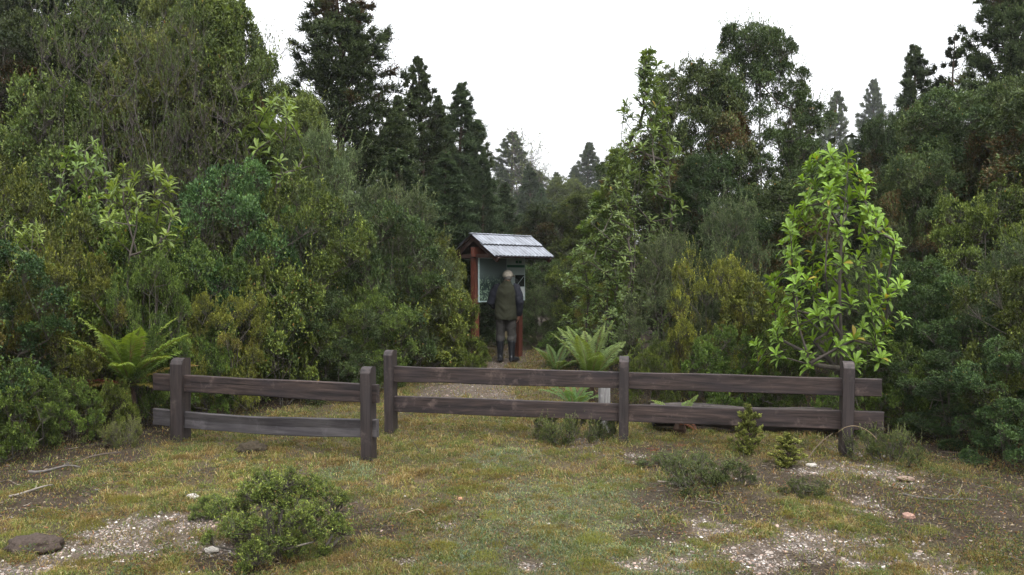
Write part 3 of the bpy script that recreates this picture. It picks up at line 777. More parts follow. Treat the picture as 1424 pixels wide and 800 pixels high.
rng = np.random.default_rng(5)
g = Geo()
x, y = scatter(rng, 760000)
z, fl = zsurf(x, y); gravel, dark, lawn, moss, straw, th, n2, n3 = fl
tuft = fbm(x * 5.5, y * 5.5, seed=33, oct=3); fine = fbm(x * 22, y * 22, seed=35, oct=2)
dens = np.clip((0.42 + 0.4 * moss + 0.45 * lawn + 0.2 * straw) * (1 - 0.86 * dark) * (1 - 0.93 * gravel) * (0.25 + 1.5 * smooth(0.36, 0.6, 0.5 * tuft + 0.5 * fine)), 0, 1)
k = rng.random(len(x)) < dens
x, y, z = x[k], y[k], z[k]; lawn, moss, straw, tuft, fine, n2, dark = lawn[k], moss[k], straw[k], tuft[k], fine[k], n2[k], dark[k]
n = len(x)
hue = fbm(x * 9 + 40, y * 9, seed=57, oct=3) + 0.3 * (rng.random(n) - .5)      # hand-sized patches of different plants
c = np.where((hue < .42)[:, None], np.array([.19, .135, .055]), np.where((hue < .55)[:, None], np.array([.165, .158, .04]), np.array([.1, .125, .036])))
c = np.where((rng.random(n) < .55 * lawn)[:, None], np.array([.125, .165, .095]), c)
c = np.where((rng.random(n) < 0.12)[:, None], np.array([.3, .25, .13]), c)
c = np.where((rng.random(n) < 0.06)[:, None], np.array([0.15, 0.075, 0.03]), c)
wn = fbm(x * 1.4 + 3, y * 1.4, seed=55, oct=2)[:, None]
c = c * (0.75 + 0.7 * wn) * (0.45 + 1.05 * rng.random((n, 1)))
L = (0.014 + 0.018 * rng.random(n) + 0.045 * smooth(0.52, 0.72, tuft) * rng.random(n) ** 1.5) * (1 - 0.3 * lawn) * (1 + 0.05 * y)
blades(g, x, y, z, L, 0.003 + 0.0003 * y, 0.45 + 0.9 * rng.random(n), c, rng)
# moss-green cushions of fine grass
cush = [(875, 652, .11), (840, 682, .12), (782, 680, .1), (845, 650, .07), (905, 682, .05), (985, 733, .07), (1100, 720, .08), (1255, 768, .08), (690, 660, .16), (640, 685, .13), (655, 650, .1),
        (1205, 735, .07), (470, 650, .15), (250, 640, .13), (330, 700, .15), (255, 600, .1), (590, 660, .12), (770, 632, .12), (720, 600, .14), (640, 620, .15), (170, 700, .14),
        (60, 720, .15), (120, 735, .12), (345, 660, .12), (970, 760, .09), (1080, 700, .07), (890, 760, .1), (830, 755, .12), (760, 745, .13), (1010, 790, .1), (1380, 780, .12), (1300, 745, .1), (800, 590, .12), (560, 590, .12), (600, 640, .1)]
cx_, cy_ = zip(*[g_of(a, b) for a, b, r in cush]); cr_ = np.array([r for a, b, r in cush])
ex, ey = scatter(rng, 1300, y0=4.2, y1=11)
_, fe = zsurf(ex, ey)
ke = (fe[1] < 0.5) & (fe[0] < 0.6) & (fe[5] < 0.3)
cx_ = np.concatenate([cx_, ex[ke]]); cy_ = np.concatenate([cy_, ey[ke]]); cr_ = np.concatenate([cr_, 0.025 + 0.075 * rng.random(ke.sum()) ** 1.5])
nb_ = np.maximum(60, (cr_ ** 2 * 38000)).astype(int).clip(60, 700)
i = np.repeat(np.arange(len(cr_)), nb_)
r = np.sqrt(rng.random(len(i))) * (0.75 + 0.5 * rng.random(len(i))); a = rng.random(len(i)) * 2 * PI
x = cx_[i] + np.cos(a) * r * cr_[i]; y = cy_[i] + np.sin(a) * r * cr_[i]
z, _ = zsurf(x, y)
dome = np.clip(1 - r ** 2, 0, 1) * cr_[i] * 0.22
pal = np.array([[0.18, 0.19, 0.042], [0.17, 0.155, 0.03], [0.2, 0.165, 0.045], [0.125, 0.15, 0.042], [.15, .1, .035]])
c = pal[rng.integers(0, 5, len(cr_))][i] * (0.6 + 0.5 * rng.random((len(i), 1))) * (.8 + .35 * rng.random(len(cr_)))[i][:, None]
blades(g, x, y, z + dome * 0.7, 0.016 + 0.03 * rng.random(len(i)) ** 2, 0.0024, 0.3 + 0.9 * rng.random(len(i)), c, rng)
tag(g.build('grass', M['grass']), 'short tufted grass and moss covering the clearing', 'grass', kind='stuff')

# creeping heath leaves at the edges: low olive and rusty ground cover
g = Geo(); gt = Geo()
x, y = scatter(rng, 240000, y0=4.0, y1=16)
z, fl = zsurf(x, y); gravel, dark, lawn, moss, straw, th, n2, n3 = fl
cl = fbm(x * 4.2 + 8, y * 4.2, seed=44, oct=3)
edge = smooth(0.9, 0.3, th) * 0.55 + 0.4 * smooth(3.0, 4.0, x) + 0.35 * smooth(-2.2, -3.2, x)
k = rng.random(len(x)) < np.clip(smooth(0.48, 0.62, cl) * (0.22 + edge) * (1 - 0.8 * gravel) * (1 - 0.7 * lawn), 0, 1)
x, y, z = x[k], y[k], z[k]; n = len(x)
hz = rng.random(n) * 0.05 * (0.4 + smooth(0.5, 0.7, cl[k]) * 1.4)
ax = rand_dirs(rng, n); ax[:, 2] = np.abs(ax[:, 2]) * 0.8 + 0.1
c = np.where((rng.random(n) < 0.25)[:, None], np.array([0.13, 0.08, 0.03]), np.where((rng.random(n) < 0.5)[:, None], np.array([0.105, 0.115, 0.03]), np.array([0.05, 0.075, 0.03]))) * (0.6 + 0.7 * rng.random((n, 1)))
diamond_leaves(g, np.stack([x, y, z + hz], 1), unit(ax), np.tile([0, 0, 1.0], (n, 1)) + rng.normal(size=(n, 3)) * .3, 0.016 + 0.012 * rng.random(n), 0.008, c)
tag(g.build('ground_cover', M['grass']), 'low creeping olive and rusty plants at the clearing edge', 'ground cover', kind='stuff')

# pebbles
def pebble_geo(g, x, y, z, s, col, rng, sink=0.3):
    base = np.array([[1, 0, 0], [.5, .87, 0], [-.5, .87, 0], [-1, 0, 0], [-.5, -.87, 0], [.5, -.87, 0], [.45, .25, .8], [-.4, .35, .85], [0, -.5, .75]])
    n = len(x)
    V = np.repeat(base[None], n, 0) + rng.normal(size=(n, 9, 3)) * 0.16
    a = rng.random(n) * 2 * PI; ca, sa = np.cos(a), np.sin(a)
    V = V * np.stack([s * (0.6 + 0.6 * rng.random(n)), s * (0.5 + 0.4 * rng.random(n)), s * (0.3 + 0.45 * rng.random(n))], 1)[:, None]
    V = np.stack([V[..., 0] * ca[:, None] - V[..., 1] * sa[:, None], V[..., 0] * sa[:, None] + V[..., 1] * ca[:, None], V[..., 2]], -1)
    V += np.stack([x, y, z - s * 0.12], 1)[:, None]
    t = np.array([[0, 1, 6], [1, 2, 7], [1, 7, 6], [2, 3, 7], [3, 4, 7], [4, 8, 7], [4, 5, 8], [5, 0, 8], [0, 6, 8], [6, 7, 8]])
    g.add(V.reshape(-1, 3), [(np.arange(n)[:, None, None] * 9 + t[None]).reshape(-1, 3)], np.repeat(col, 9, axis=0))


g = Geo()
x, y = scatter(rng, 300000, y0=4.0, y1=17)
z, fl = zsurf(x, y); gravel, dark, lawn, moss, straw, th, n2, n3 = fl
k = rng.random(len(x)) < np.clip(gravel * (.3 + .9 * smooth(.35, .65, n3)) + 0.008 * (1 - th) + 0.014 * dark * (1 - th), 0, 1)
x, y, z = x[k], y[k], z[k]; n = len(x)
s = 0.0035 + 0.009 * rng.random(n) ** 2.5 + 0.016 * (rng.random(n) < 0.03) * rng.random(n)
pal = np.array([[0.42, 0.38, 0.34], [0.25, 0.21, 0.18], [0.16, 0.138, 0.12], [0.3, 0.22, 0.18], [0.09, 0.078, 0.07], [0.55, 0.53, 0.5], [0.2, 0.14, 0.105]])
pi_ = rng.choice(7, n, p=[.08, .2, .27, .13, .23, .015, .075])
pi_ = np.where((y > 10) & (pi_ == 5), 2, pi_)
pebble_geo(g, x, y, z, s * (1 + 0.03 * y), pal[pi_] * (0.75 + 0.4 * rng.random((n, 1))) * np.where(y > 9.5, 0.75, 1.0)[:, None], rng)
tag(g.build('gravel', M['stone']), 'pale pebbles and gravel on the bare patches and path', 'gravel', kind='stuff')

# dead leaves and broken twigs
g = Geo()
x, y = scatter(rng, 46000, y0=4.0, y1=17)
z, fl = zsurf(x, y); gravel, dark, lawn, moss, straw, th, n2, n3 = fl
k = rng.random(len(x)) < np.clip(0.05 + 0.5 * dark * (1 - gravel), 0, 1)
x, y, z = x[k], y[k], z[k]; n = len(x)
ax = rand_dirs(rng, n); ax[:, 2] *= 0.25
c = np.array([[0.13, 0.085, 0.045], [0.07, 0.045, 0.028], [0.19, 0.15, 0.1], [0.16, 0.07, 0.03]])[rng.integers(0, 4, n)] * (0.6 + 0.7 * rng.random((n, 1)))
diamond_leaves(g, np.stack([x, y, z + 0.006 + 0.012 * rng.random(n)], 1), unit(ax), np.tile([0, 0, 1.0], (n, 1)) + rng.normal(size=(n, 3)) * .35, 0.018 + 0.025 * rng.random(n), 0.01, c)
x, y = scatter(rng, 5200, y0=4.2, y1=15)
z, fl = zsurf(x, y)
k = rng.random(len(x)) < np.clip(0.04 + 0.6 * fl[1], 0, 1)
x, y, z = x[k], y[k], z[k]; n = len(x)
d = rand_dirs(rng, n); d[:, 2] = np.abs(d[:, 2]) * 0.18; d = unit(d)
A = np.stack([x, y, z + 0.008], 1); ln = (0.04 + 0.2 * rng.random(n) ** 2.5)[:, None]
B = A + d * ln * 0.55; C_ = B + unit(d + rand_dirs(rng, n) * 0.35) * ln * 0.45
cc = np.where((rng.random(n) < 0.3)[:, None], np.array([0.15, 0.128, 0.105]), np.array([0.075, 0.058, 0.045])) * (0.6 + 0.7 * rng.random((n, 1)))
rad = 0.0014 + 0.0026 * rng.random(n) ** 2
g.tubes(A, B, rad, rad * .8, 4, cc); g.tubes(B, C_, rad * .8, rad * .4, 4, cc)
tag(g.build('leaf_litter', M['litter']), 'dead leaves and broken twigs strewn over dark soil', 'leaf litter', kind='stuff')


def rock(name, px, py, size, col, label, cat='rock', seed=0, sink=0.3):
    x, y = g_of(px, py); g = Geo()
    big = cat == 'mound'
    g.blob((0, 0, 0), size, 44 if big else 14, 26 if big else 9)
    V = g.V[0]
    nz = fbm(V[:, 0] / size[0] * 1.2 + seed, V[:, 1] / size[1] * 1.2, V[:, 2] / size[2] * 1.2, seed, 3)
    if big: nz = .5 * nz + .5 * fbm(V[:, 0] * 28 + seed, V[:, 1] * 28, V[:, 2] * 28, seed + 1, 4)
    if not big:
        nz = .35 * nz + .65 * np.round(vnoise(V[:, 0] / size[0] * 2.1 + seed * 3, V[:, 1] / size[1] * 2.1, V[:, 2] / size[2] * 2.1, seed) * 4) / 4
    g.V[0] = V * ((0.45 + 1.1 * nz) if big else (0.7 + 0.6 * nz))[:, None]
    g.C[0] = np.array(col) * (0.75 + 0.5 * nz)[:, None]
    o = g.build(name, M['clod'] if cat == 'mound' else M['stone'], smooth_shade=(cat == 'mound'), loc=(x, y, gz(x, y) + size[2] * (1 - 2 * sink) * .8))
    return tag(o, label, cat)


rock('white_rock', 292, 767, (.045, .03, .022), (.36, .33, .29), 'white angular stone beside the low bush at the pale gravel patch', seed=2)
rock('white_rock', 266, 695, (.05, .03, .022), (.34, .31, .28), 'whitish flat stone behind the low bush, at the far edge of the gravel', seed=3)
rock('pink_rock', 1267, 722, (.045, .034, .028), (.25, .15, .115), 'pinkish orange stone on the dark soil in front of the right thicket', seed=4)
rock('orange_stone', 640, 696, (.02, .017, .015), (.3, .16, .09), 'small round orange stone lying on the open lawn', seed=5)
rock('tan_rock', 1262, 668, (.07, .042, .022), (.17, .12, .09), 'flat tan stone beside a green tuft past the last fence post', seed=6)
rock('white_rock', 1130, 650, (.05, .03, .018), (.3, .275, .245), 'white stone chip in the gravel before the last fence post', seed=7)
rock('earth_mound', 42, 765, (.17, .12, .06), (.05, .038, .031), 'flat brown earth clod beside the pale gravel, in the near corner', 'mound', 8, .36)
rock('earth_mound', 350, 632, (.14, .11, .085), (.04, .032, .022), 'dark round earth mound in front of the shorter fence', 'mound', 9, .33)


# ------------------------------------------------------------------ dead sticks lying about
def stick(px, py, ang, ln, rad, col, label, seed):
    x, y = g_of(px, py); r_ = np.random.default_rng(seed); g = Geo()
    t = np.linspace(-.5, .5, 8)
    P = np.stack([t * ln, .09 * ln * np.sin(t * 6 + seed), .015 + .02 * np.sin(t * 5)], 1)
    g.loft(P, rad * (1 - .6 * (t + .5)) * (0.85 + .3 * r_.random(8)), sides=7, col=col)
    g.tubes([P[4]], [P[4] + np.array([.1, .12, .06]) * ln], rad * .5, rad * .2, 5, col)
    o = g.build('dead_branch', M['bark'], smooth_shade=True, loc=(x, y, gz(x, y) + .012)); o.rotation_euler = (0, 0, ang)
    return tag(o, label, 'dead branch')


stick(75, 657, .1, .42, .014, (.1, .09, .082), 'short pale dead branch on the dark soil below the left thicket', 1)
stick(125, 640, .9, .5, .011, (.085, .068, .055), 'curved brown dead branch rising from litter left of the short fence', 2)
stick(40, 690, .9, .3, .012, (.16, .14, .12), 'grey stub of dead wood on the moss near the left thicket', 3)
stick(1310, 700, -.5, .5, .008, (.1, .09, .08), 'thin grey dead branch on the dark soil beside the right thicket', 4)
stick(1225, 640, -.4, .35, .016, (.24, .21, .19), 'bleached splinter of wood lying past the last fence post', 5)
stick(935, 672, .6, .3, .010, (.2, .17, .13), 'crooked tan dead branch in front of the spreading heath', 6)
stick(570, 720, -.5, .25, .006, (.3, .23, .14), 'thin straw coloured dead branch on the lawn', 7)


def stalk(pts, rad, col, label):
    """dry plant stalk: points are (photo column, metres away, height)"""
    P = np.array([[(a - CX) / F * d_, d_, h_] for a, d_, h_ in pts]); o_ = P[0].copy(); o_[2] = gz(o_[0], o_[1]); t = np.linspace(0, 1, 18); q = np.linspace(0, 1, len(P))
    P = np.stack([np.polyval(np.polyfit(q, P[:, k], min(3, len(P) - 1)), t) for k in range(3)], 1) - np.array([o_[0], o_[1], 0])
    g = Geo(); g.loft(P, rad * (1 - .6 * t), sides=6, col=col)
    tag(g.build('dry_stalk', M['bark'], smooth_shade=True, loc=o_), label, 'dry stalk')


stalk([(1237, 7.05, 0), (1222, 7.1, .2), (1195, 7.15, .31), (1166, 7.15, .25)], .005, (.2, .15, .09), 'thin tan stalk arching in front of the last fence post')
stalk([(585, 7.45, 0), (576, 7.4, .1), (566, 7.4, .2)], .004, (.06, .05, .04), 'dark upright stalk on the lawn before the fence gap')
stalk([(1125, 7.2, .0), (1140, 7.25, .12), (1160, 7.3, .22)], .005, (.13, .1, .075), 'brown slanting stalk leaning by the shorter seedling')


# ------------------------------------------------------------------ fences
M['post'] = wood_material('dark post timber', (.014, .011, .0105), (.042, .03, .027), (.028, .022, .022), .62, .3, 2)
M['rail'] = wood_material('dark rail timber', (.013, .0095, .009), (.066, .045, .038), (.02, .016, .018), .68, .25, 0)
M['rail_grey'] = wood_material('worn rail timber with grey sheen', (.02, .018, .02), (.042, .037, .04), (.07, .063, .063), .62, .3, 0)  # paler bluish grey puts the lower rail's sheen into the colour


def bevelled(me, w=0.006, seg=2):
    import bmesh
    bm = bmesh.new(); bm.from_mesh(me)
    bmesh.ops.bevel(bm, geom=[e for e in bm.edges], offset=w, segments=seg, affect='EDGES', profile=0.6)
    for f in bm.faces: f.smooth = False
    bm.to_mesh(me); bm.free()
    return me


def fence_post(parent, x, y, w, dep, h, yaw, cham=.05, seed=0, label=None):
    z0 = gz(x, y)
    pr = [(-dep / 2, -.25), (dep / 2, -.25), (dep / 2, h - .012), (dep / 2 - .014, h), (-dep / 2 + cham, h), (-dep / 2 + cham * .45, h - cham * .28), (-dep / 2, h - cham)]
    n = len(pr)
    V = np.array([[sx * w / 2, p[0], p[1]] for sx in (-1, 1) for p in pr])
    F_ = [np.array([list(range(n))[::-1]]) if False else np.array([list(range(n))]), np.array([[n + k for k in range(n)][::-1]]), np.array([[k, k + n, (k + 1) % n + n, (k + 1) % n][::-1] for k in range(n)])]
    me = make_mesh('post', V, F_, M['post'])
    me = bevelled(me, .005)
    o = link('post', me, parent, (x, y, z0)); o.rotation_euler = (0.008 * math.sin(seed * 3), 0.012 * math.cos(seed * 5), yaw)
    return o


def fence_rail(parent, a, b, za, zb, h, t, mat, seed, sag=0.0, name='rail', label=None, cup=0.0):
    a, b = np.array(a), np.array(b); ln = np.linalg.norm(b - a); ang = math.atan2(b[1] - a[1], b[0] - a[0])
    r_ = np.random.default_rng(seed); n = 28
    t_ = np.linspace(0, 1, n); V = []
    wob = np.interp(t_, np.linspace(0, 1, 7), r_.normal(size=7) * .0018)
    wob2 = np.interp(t_, np.linspace(0, 1, 9), r_.normal(size=9) * .002)
    for i, u in enumerate(t_):
        zc = za + (zb - za) * u - sag * math.sin(PI * u)
        hh = h * (1 + .02 * math.sin(u * 9 + seed))
        top, bot = zc + hh / 2 + wob[i], zc - hh / 2 + wob2[i]
        V += [[u * ln, -t / 2 + .004, bot], [u * ln, -t / 2, bot + .006], [u * ln, -t / 2 + cup, zc], [u * ln, -t / 2, top - .006], [u * ln, -t / 2 + .005, top], [u * ln, t / 2 - .005, top], [u * ln, t / 2, top - .006], [u * ln, t / 2, bot + .006], [u * ln, t / 2 - .004, bot]]
    k = np.arange(9); k2 = (k + 1) % 9
    q = np.concatenate([np.stack([k + i * 9, k + (i + 1) * 9, k2 + (i + 1) * 9, k2 + i * 9], 1)[:, ::-1] for i in range(n - 1)])
    me = make_mesh(name, V, [q, np.array([list(range(9))[::-1], [(n - 1) * 9 + j for j in range(9)]])], mat)
    o = link(name, me, parent, (a[0], a[1], (gz(*a) + gz(*b)) / 2)); o.rotation_euler = (0, 0, ang)
    if label: o['label'] = label
    return o


YAW = math.radians(-10)
P1, P2, P3, P4, P5 = (-3.35, 8.04), (-1.30, 7.22), (-1.27, 8.36), (1.11, 7.91), (3.09, 7.36)
Lf = empty('wooden_fence', (0, 0, 0), 'shorter dark timber fence of two posts and two rails, beside the big fern', 'fence')
fence_post(Lf, *P1, .128, .15, .83, YAW, .055, 1); fence_post(Lf, *P2, .098, .14, .85, YAW, .05, 2)
d = np.array(P2) - np.array(P1); d /= np.linalg.norm(d)
fence_rail(Lf, np.array(P1) - d * .34, np.array(P2) + d * .10, .572, .60, .168, .05, M['rail'], 1)
fence_rail(Lf, np.array(P1) - d * .345, np.array(P2) + d * .09, .215, .287, .165, .055, M['rail_grey'], 2, .03, label='worn lower rail with a bluish grey sheen along its face', cup=.012)
Rf = empty('wooden_fence', (0, 0, 0), 'longer dark timber fence of three posts running to the right thicket', 'fence')
fence_post(Rf, *P3, .094, .15, .875, YAW, .045, 3); fence_post(Rf, *P4, .095, .13, .85, math.radians(-8), .05, 4); fence_post(Rf, *P5, .1, .14, .875, YAW, .055, 5)
d1 = np.array(P4) - np.array(P3); d1 /= np.linalg.norm(d1); d2 = np.array(P5) - np.array(P4); d2 /= np.linalg.norm(d2)
p3, p4, p5 = map(np.array, (P3, P4, P5))
fence_rail(Rf, p3 - d1 * .02, p4 - d1 * .012, .625, .623, .165, .05, M['rail'], 3)
fence_rail(Rf, p4 - d2 * .008, p5 + d2 * .30, .622, .64, .165, .05, M['rail'], 4)
fence_rail(Rf, p3 - d1 * .02, p4 - d1 * .012, .313, .30, .168, .05, M['rail'], 5)
fence_rail(Rf, p4 - d2 * .008, p5 + d2 * .32, .297, .335, .168, .05, M['rail'], 6)

# weathered short post and fallen log behind the long fence
M['grey_wood'] = wood_material('weathered grey wood', (.12, .115, .115), (.3, .29, .28), (.2, .19, .19), .85, .2, 2)
M['log'] = wood_material('rotten dark log', (.02, .017, .015), (.065, .055, .05), (.035, .03, .028), .9, .15, 0)
x, y = .98, 8.45
g = Geo(); n = 14
P = np.stack([np.zeros(8), np.zeros(8), np.linspace(-.15, .53, 8)], 1)
g.loft(P, .062, .05, sides=12, squircle=4)
V = g.V[0]; V *= np.stack([1 + .12 * (vnoise(V[:, 0] * 60, V[:, 1] * 60, V[:, 2] * 2) - .5), 1 + .12 * (vnoise(V[:, 0] * 50 + 5, V[:, 1] * 60, V[:, 2] * 2) - .5), np.ones(len(V))], 1)
tag(g.build('weathered_stump', M['grey_wood'], loc=(x, y, gz(x, y))), 'pale grey weathered post stub just behind the long fence', 'post stub')
g = Geo(); t = np.linspace(0, 1, 26)
P = np.stack([t * 2.05, .05 * np.sin(t * 4), .02 * np.sin(t * 9)], 1)
g.loft(P, .15 + .02 * np.sin(t * 14) - .03 * t, .12, sides=18)
V = g.V[0]; V[:, 1:] *= (1 + .35 * (fbm(V[:, 0] * 1.2, V[:, 1] * 22, V[:, 2] * 22, 7, 3) - .5))[:, None]
o = g.build('fallen_log', M['log'], loc=(1.5, 8.55, .16)); o.rotation_euler = (0, 0, -.17)
tag(o, 'dark rotting log lying along the ground behind the long fence', 'log')


# ------------------------------------------------------------------ information kiosk
M['red_wood'] = wood_material('red stained timber', (.07, .019, .011), (.115, .034, .019), (.09, .027, .016), .6, .35, 2)
M['dark_wood'] = simple('dark stained timber', (.035, .018, .013), .7, .3)
M['roof'] = simple('wet sheet metal', (.15, .16, .18), .45, .5, .5, .4, 6, .12, (1, 1, .3))
M['roof_edge'] = simple('dark sheet metal edge', (.03, .03, .034), .5, .4, .3)
M['frame'] = simple('pale glazed edge', (.42, .52, .52), .3, .5)
K = empty('information_kiosk', (0, 0, 0), 'roofed notice board on red posts beside the path', 'kiosk')
RL, RR = np.array([-.78, 15.0, 2.40]), np.array([.37, 16.3, 2.40])
u_ = unit((RR - RL) * np.array([1, 1, 0])); nn_ = np.array([u_[1], -u_[0], 0.0])            # along the ridge; toward the path
RLn = np.linalg.norm((RR - RL)[:2])
zk = gz(-.1, 15.7)
def kp(t, s, z): return RL * np.array([1, 1, 0]) + u_ * t + nn_ * s + np.array([0, 0, z])
RK = np.array([u_, -nn_, [0, 0, 1.0]]).T           # local x along the ridge, local -y toward the viewer
yawk = math.atan2(u_[1], u_[0])
for t in (.14, 1.40):
    me = Geo(); me.box((.115, .115, 2.35), (0, 0, 1.0)); m_ = bevelled(me.mesh('post', M['red_wood']), .006)
    o = link('post', m_, K, kp(t, -.02, zk)); o.rotation_euler = (0, 0, yawk)
# header and rafters
g = Geo(); g.box((1.62, .05, .16), kp(.8, .055, 2.055), RK); link('header_beam', bevelled(g.mesh('header_beam', M['red_wood']), .004), K)
for t in (.1, 1.62):
    g = Geo()
    for sgn in (-1, 1):
        sl = math.atan2(.41, .6); Rr = RK @ np.array([[1, 0, 0], [0, math.cos(sgn * sl), -math.sin(sgn * sl)], [0, math.sin(sgn * sl), math.cos(sgn * sl)]])
        g.box((.05, .74 if sgn > 0 else .6, .09), kp(t, .31 if sgn > 0 else -.26, 2.12 if sgn > 0 else 2.15), Rr)
    g.box((.05, .85, .07), kp(t, 0, 1.99), RK)
    link('rafter', g.mesh('rafter', M['dark_wood']), K)
# two courses of corrugated sheet on each slope
def course(s0, s1, z0, z1, side, nx_=96, rows=5):
    t = np.linspace(0, RLn, nx_); V = []
    for j in range(rows):
        v = j / (rows - 1)
        for k in range(nx_):
            wv = .02 * abs(math.sin(t[k] * PI / .105)) ** .7
            V.append(kp(t[k], side * (s0 + (s1 - s0) * v), z0 + (z1 - z0) * v + wv))
    for k in range(nx_):
        wv = .02 * abs(math.sin(t[k] * PI / .105)) ** .7
        V.append(kp(t[k], side * (s1 + .002), z1 + wv - .026))
    ii = np.arange((rows + 1) * nx_).reshape(rows + 1, nx_)
    q = np.stack([ii[:-1, :-1], ii[:-1, 1:], ii[1:, 1:], ii[1:, :-1]], -1).reshape(-1, 4)
    if side > 0: q = q[:, ::-1]
    mi = np.zeros(len(q), int); mi[-(nx_ - 1):] = 1
    return make_mesh('roof_sheet', np.array(V), [q], [M['roof'], M['roof_edge']], mat_idx=mi)
for side in (1, -1):
    for (s0, s1, z0, z1) in ((.24, .62, 2.235, 1.985), (-.0, .33, 2.415, 2.205)):
        o = link('roof_sheet', course(s0, s1, z0, z1, side), K)
        md = o.modifiers.new('thickness', 'SOLIDIFY'); md.thickness = .008; md.offset = -1; md.material_offset = 0
g = Geo()
for k in range(9):
    pass
t = np.linspace(-.01, RLn + .01, 24)
g.loft([kp(a, 0, 2.412) for a in t], .05, .018, sides=10); link('ridge_cap', g.mesh('ridge_cap', M['roof'], True), K)
g = Geo(); sl = math.atan2(.43, .62)
for sgn in (-1, 1):
    Rr = RK @ np.array([[1, 0, 0], [0, math.cos(sgn * sl), -math.sin(sgn * sl)], [0, math.sin(sgn * sl), math.cos(sgn * sl)]])
    g.box((RLn - .06, .72, .022), kp(RLn / 2, sgn * .315, 2.165), Rr)
link('roof_board', g.mesh('roof_board', M['dark_wood']), K)
# the printed panel
def panel_material():
    m, nt, p, out = newmat('printed photo and painted reflection')
    tc = N(nt, 'ShaderNodeTexCoord')
    vo = N(nt, 'ShaderNodeTexVoronoi'); vo.inputs['Scale'].default_value = 13; vo.inputs['Randomness'].default_value = 1
    no = N(nt, 'ShaderNodeTexNoise'); no.inputs['Scale'].default_value = 3.2; no.inputs['Detail'].default_value = 5
    ad = N(nt, 'ShaderNodeVectorMath', operation='ADD'); nt.links.new(tc.outputs['Object'], ad.inputs[0]); nt.links.new(no.outputs['Color'], ad.inputs[1])
    nt.links.new(tc.outputs['Object'], no.inputs['Vector']); nt.links.new(ad.outputs[0], vo.inputs['Vector'])
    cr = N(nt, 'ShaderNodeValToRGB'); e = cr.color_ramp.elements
    e[0].position = .08; e[0].color = (.33, .42, .3, 1); e[1].position = .55; e[1].color = (.03, .048, .042, 1)  # paler foliage tones also paint the board's reflections into the print
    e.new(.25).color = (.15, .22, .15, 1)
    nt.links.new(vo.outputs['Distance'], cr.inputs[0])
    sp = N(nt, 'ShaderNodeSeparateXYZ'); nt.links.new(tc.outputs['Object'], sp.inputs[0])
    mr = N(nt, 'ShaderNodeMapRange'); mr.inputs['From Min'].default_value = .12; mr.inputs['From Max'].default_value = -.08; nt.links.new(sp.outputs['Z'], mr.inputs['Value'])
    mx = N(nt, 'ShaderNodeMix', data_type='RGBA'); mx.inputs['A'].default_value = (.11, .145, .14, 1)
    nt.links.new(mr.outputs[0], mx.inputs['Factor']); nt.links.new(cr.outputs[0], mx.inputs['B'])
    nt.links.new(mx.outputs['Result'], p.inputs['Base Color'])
    p.inputs['Roughness'].default_value = .12; p.inputs['Specular IOR Level'].default_value = .6
    return m
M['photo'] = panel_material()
M['pale_print'] = simple('pale printed paper', (.34, .4, .38), .15, .5, 0, .08, 6, .0)
M['green_print'] = simple('green printed band', (.035, .11, .07), .15, .5, 0, .1, 6, .0)
M['dark_print'] = simple('dark printed picture', (.02, .025, .022), .15, .5, 0, .3, 8, .0)
bt0, bt1, bz0, bz1 = .15, 1.49, 1.12, 1.97
bc = kp((bt0 + bt1) / 2, .062, (bz0 + bz1) / 2)
def board(name, t0, t1, z0, z1, mat, off, th=.004):
    g = Geo(); g.box((t1 - t0, th, z1 - z0)); o = link(name, g.mesh(name, mat), K, kp((t0 + t1) / 2, off, (z0 + z1) / 2)); o.rotation_euler = (0, 0, yawk); return o
board('panel_back', bt0, bt1, bz0, bz1, M['frame'], .062, .022)
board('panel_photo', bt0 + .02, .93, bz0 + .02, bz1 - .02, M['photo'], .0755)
pt = board('text_panel', .94, bt1 - .02, bz0 + .02, bz1 - .02, M['pale_print'], .0755)
board('header_band', .94, bt1 - .02, 1.78, 1.83, M['green_print'], .0795)
for (a, b) in ((1.2, 1.27), (1.29, 1.38)): board('emblem', a, b, 1.86, 1.915, M['green_print'], .0795)
board('picture', 1.18, bt1 - .03, 1.40, 1.63, M['dark_print'], .0795)
g = Geo(); g.box((.30, .003, .014), kp(1.33, .0825, 1.51), RK @ np.array([[math.cos(.7), 0, -math.sin(.7)], [0, 1, 0], [math.sin(.7), 0, math.cos(.7)]])); link('picture_stripe', g.mesh('picture_stripe', M['pale_print']), K)
M['white_print'] = simple('white printed paper', (.62, .66, .65), .15, .5, 0, .06, 6, .0)
board('paper', 1.2, bt1 - .03, 1.2, 1.385, M['white_print'], .0795)


# ------------------------------------------------------------------ the person reading the board
M['skin'] = simple('skin', (.36, .2, .14), .55, .35, 0, .1, 40, .05)
M['olive'] = simple('olive fleece', (.025, .026, .016), .95, .1, 0, .2, 120, .3)
M['navy'] = simple('dark sleeve cloth', (.012, .013, .019), .85, .2, 0, .25, 90, .2)
M['trouser'] = simple('grey trouser cloth', (.036, .034, .031), .85, .2, 0, .3, 18, .4, dist=.01)
M['boot'] = simple('black rubber', (.009, .01, .013), .33, .5, 0, .2, 30, .05)
M['cap'] = simple('beige cap cloth', (.36, .32, .26), .85, .2, 0, .35, 30, .2)
M['hair'] = simple('grey hair', (.12, .11, .1), .7, .3, 0, .3, 90, .3, (1, 1, .2))
M['eye'] = simple('eye', (.25, .22, .2), .2, .5, 0, .1, 50, 0)


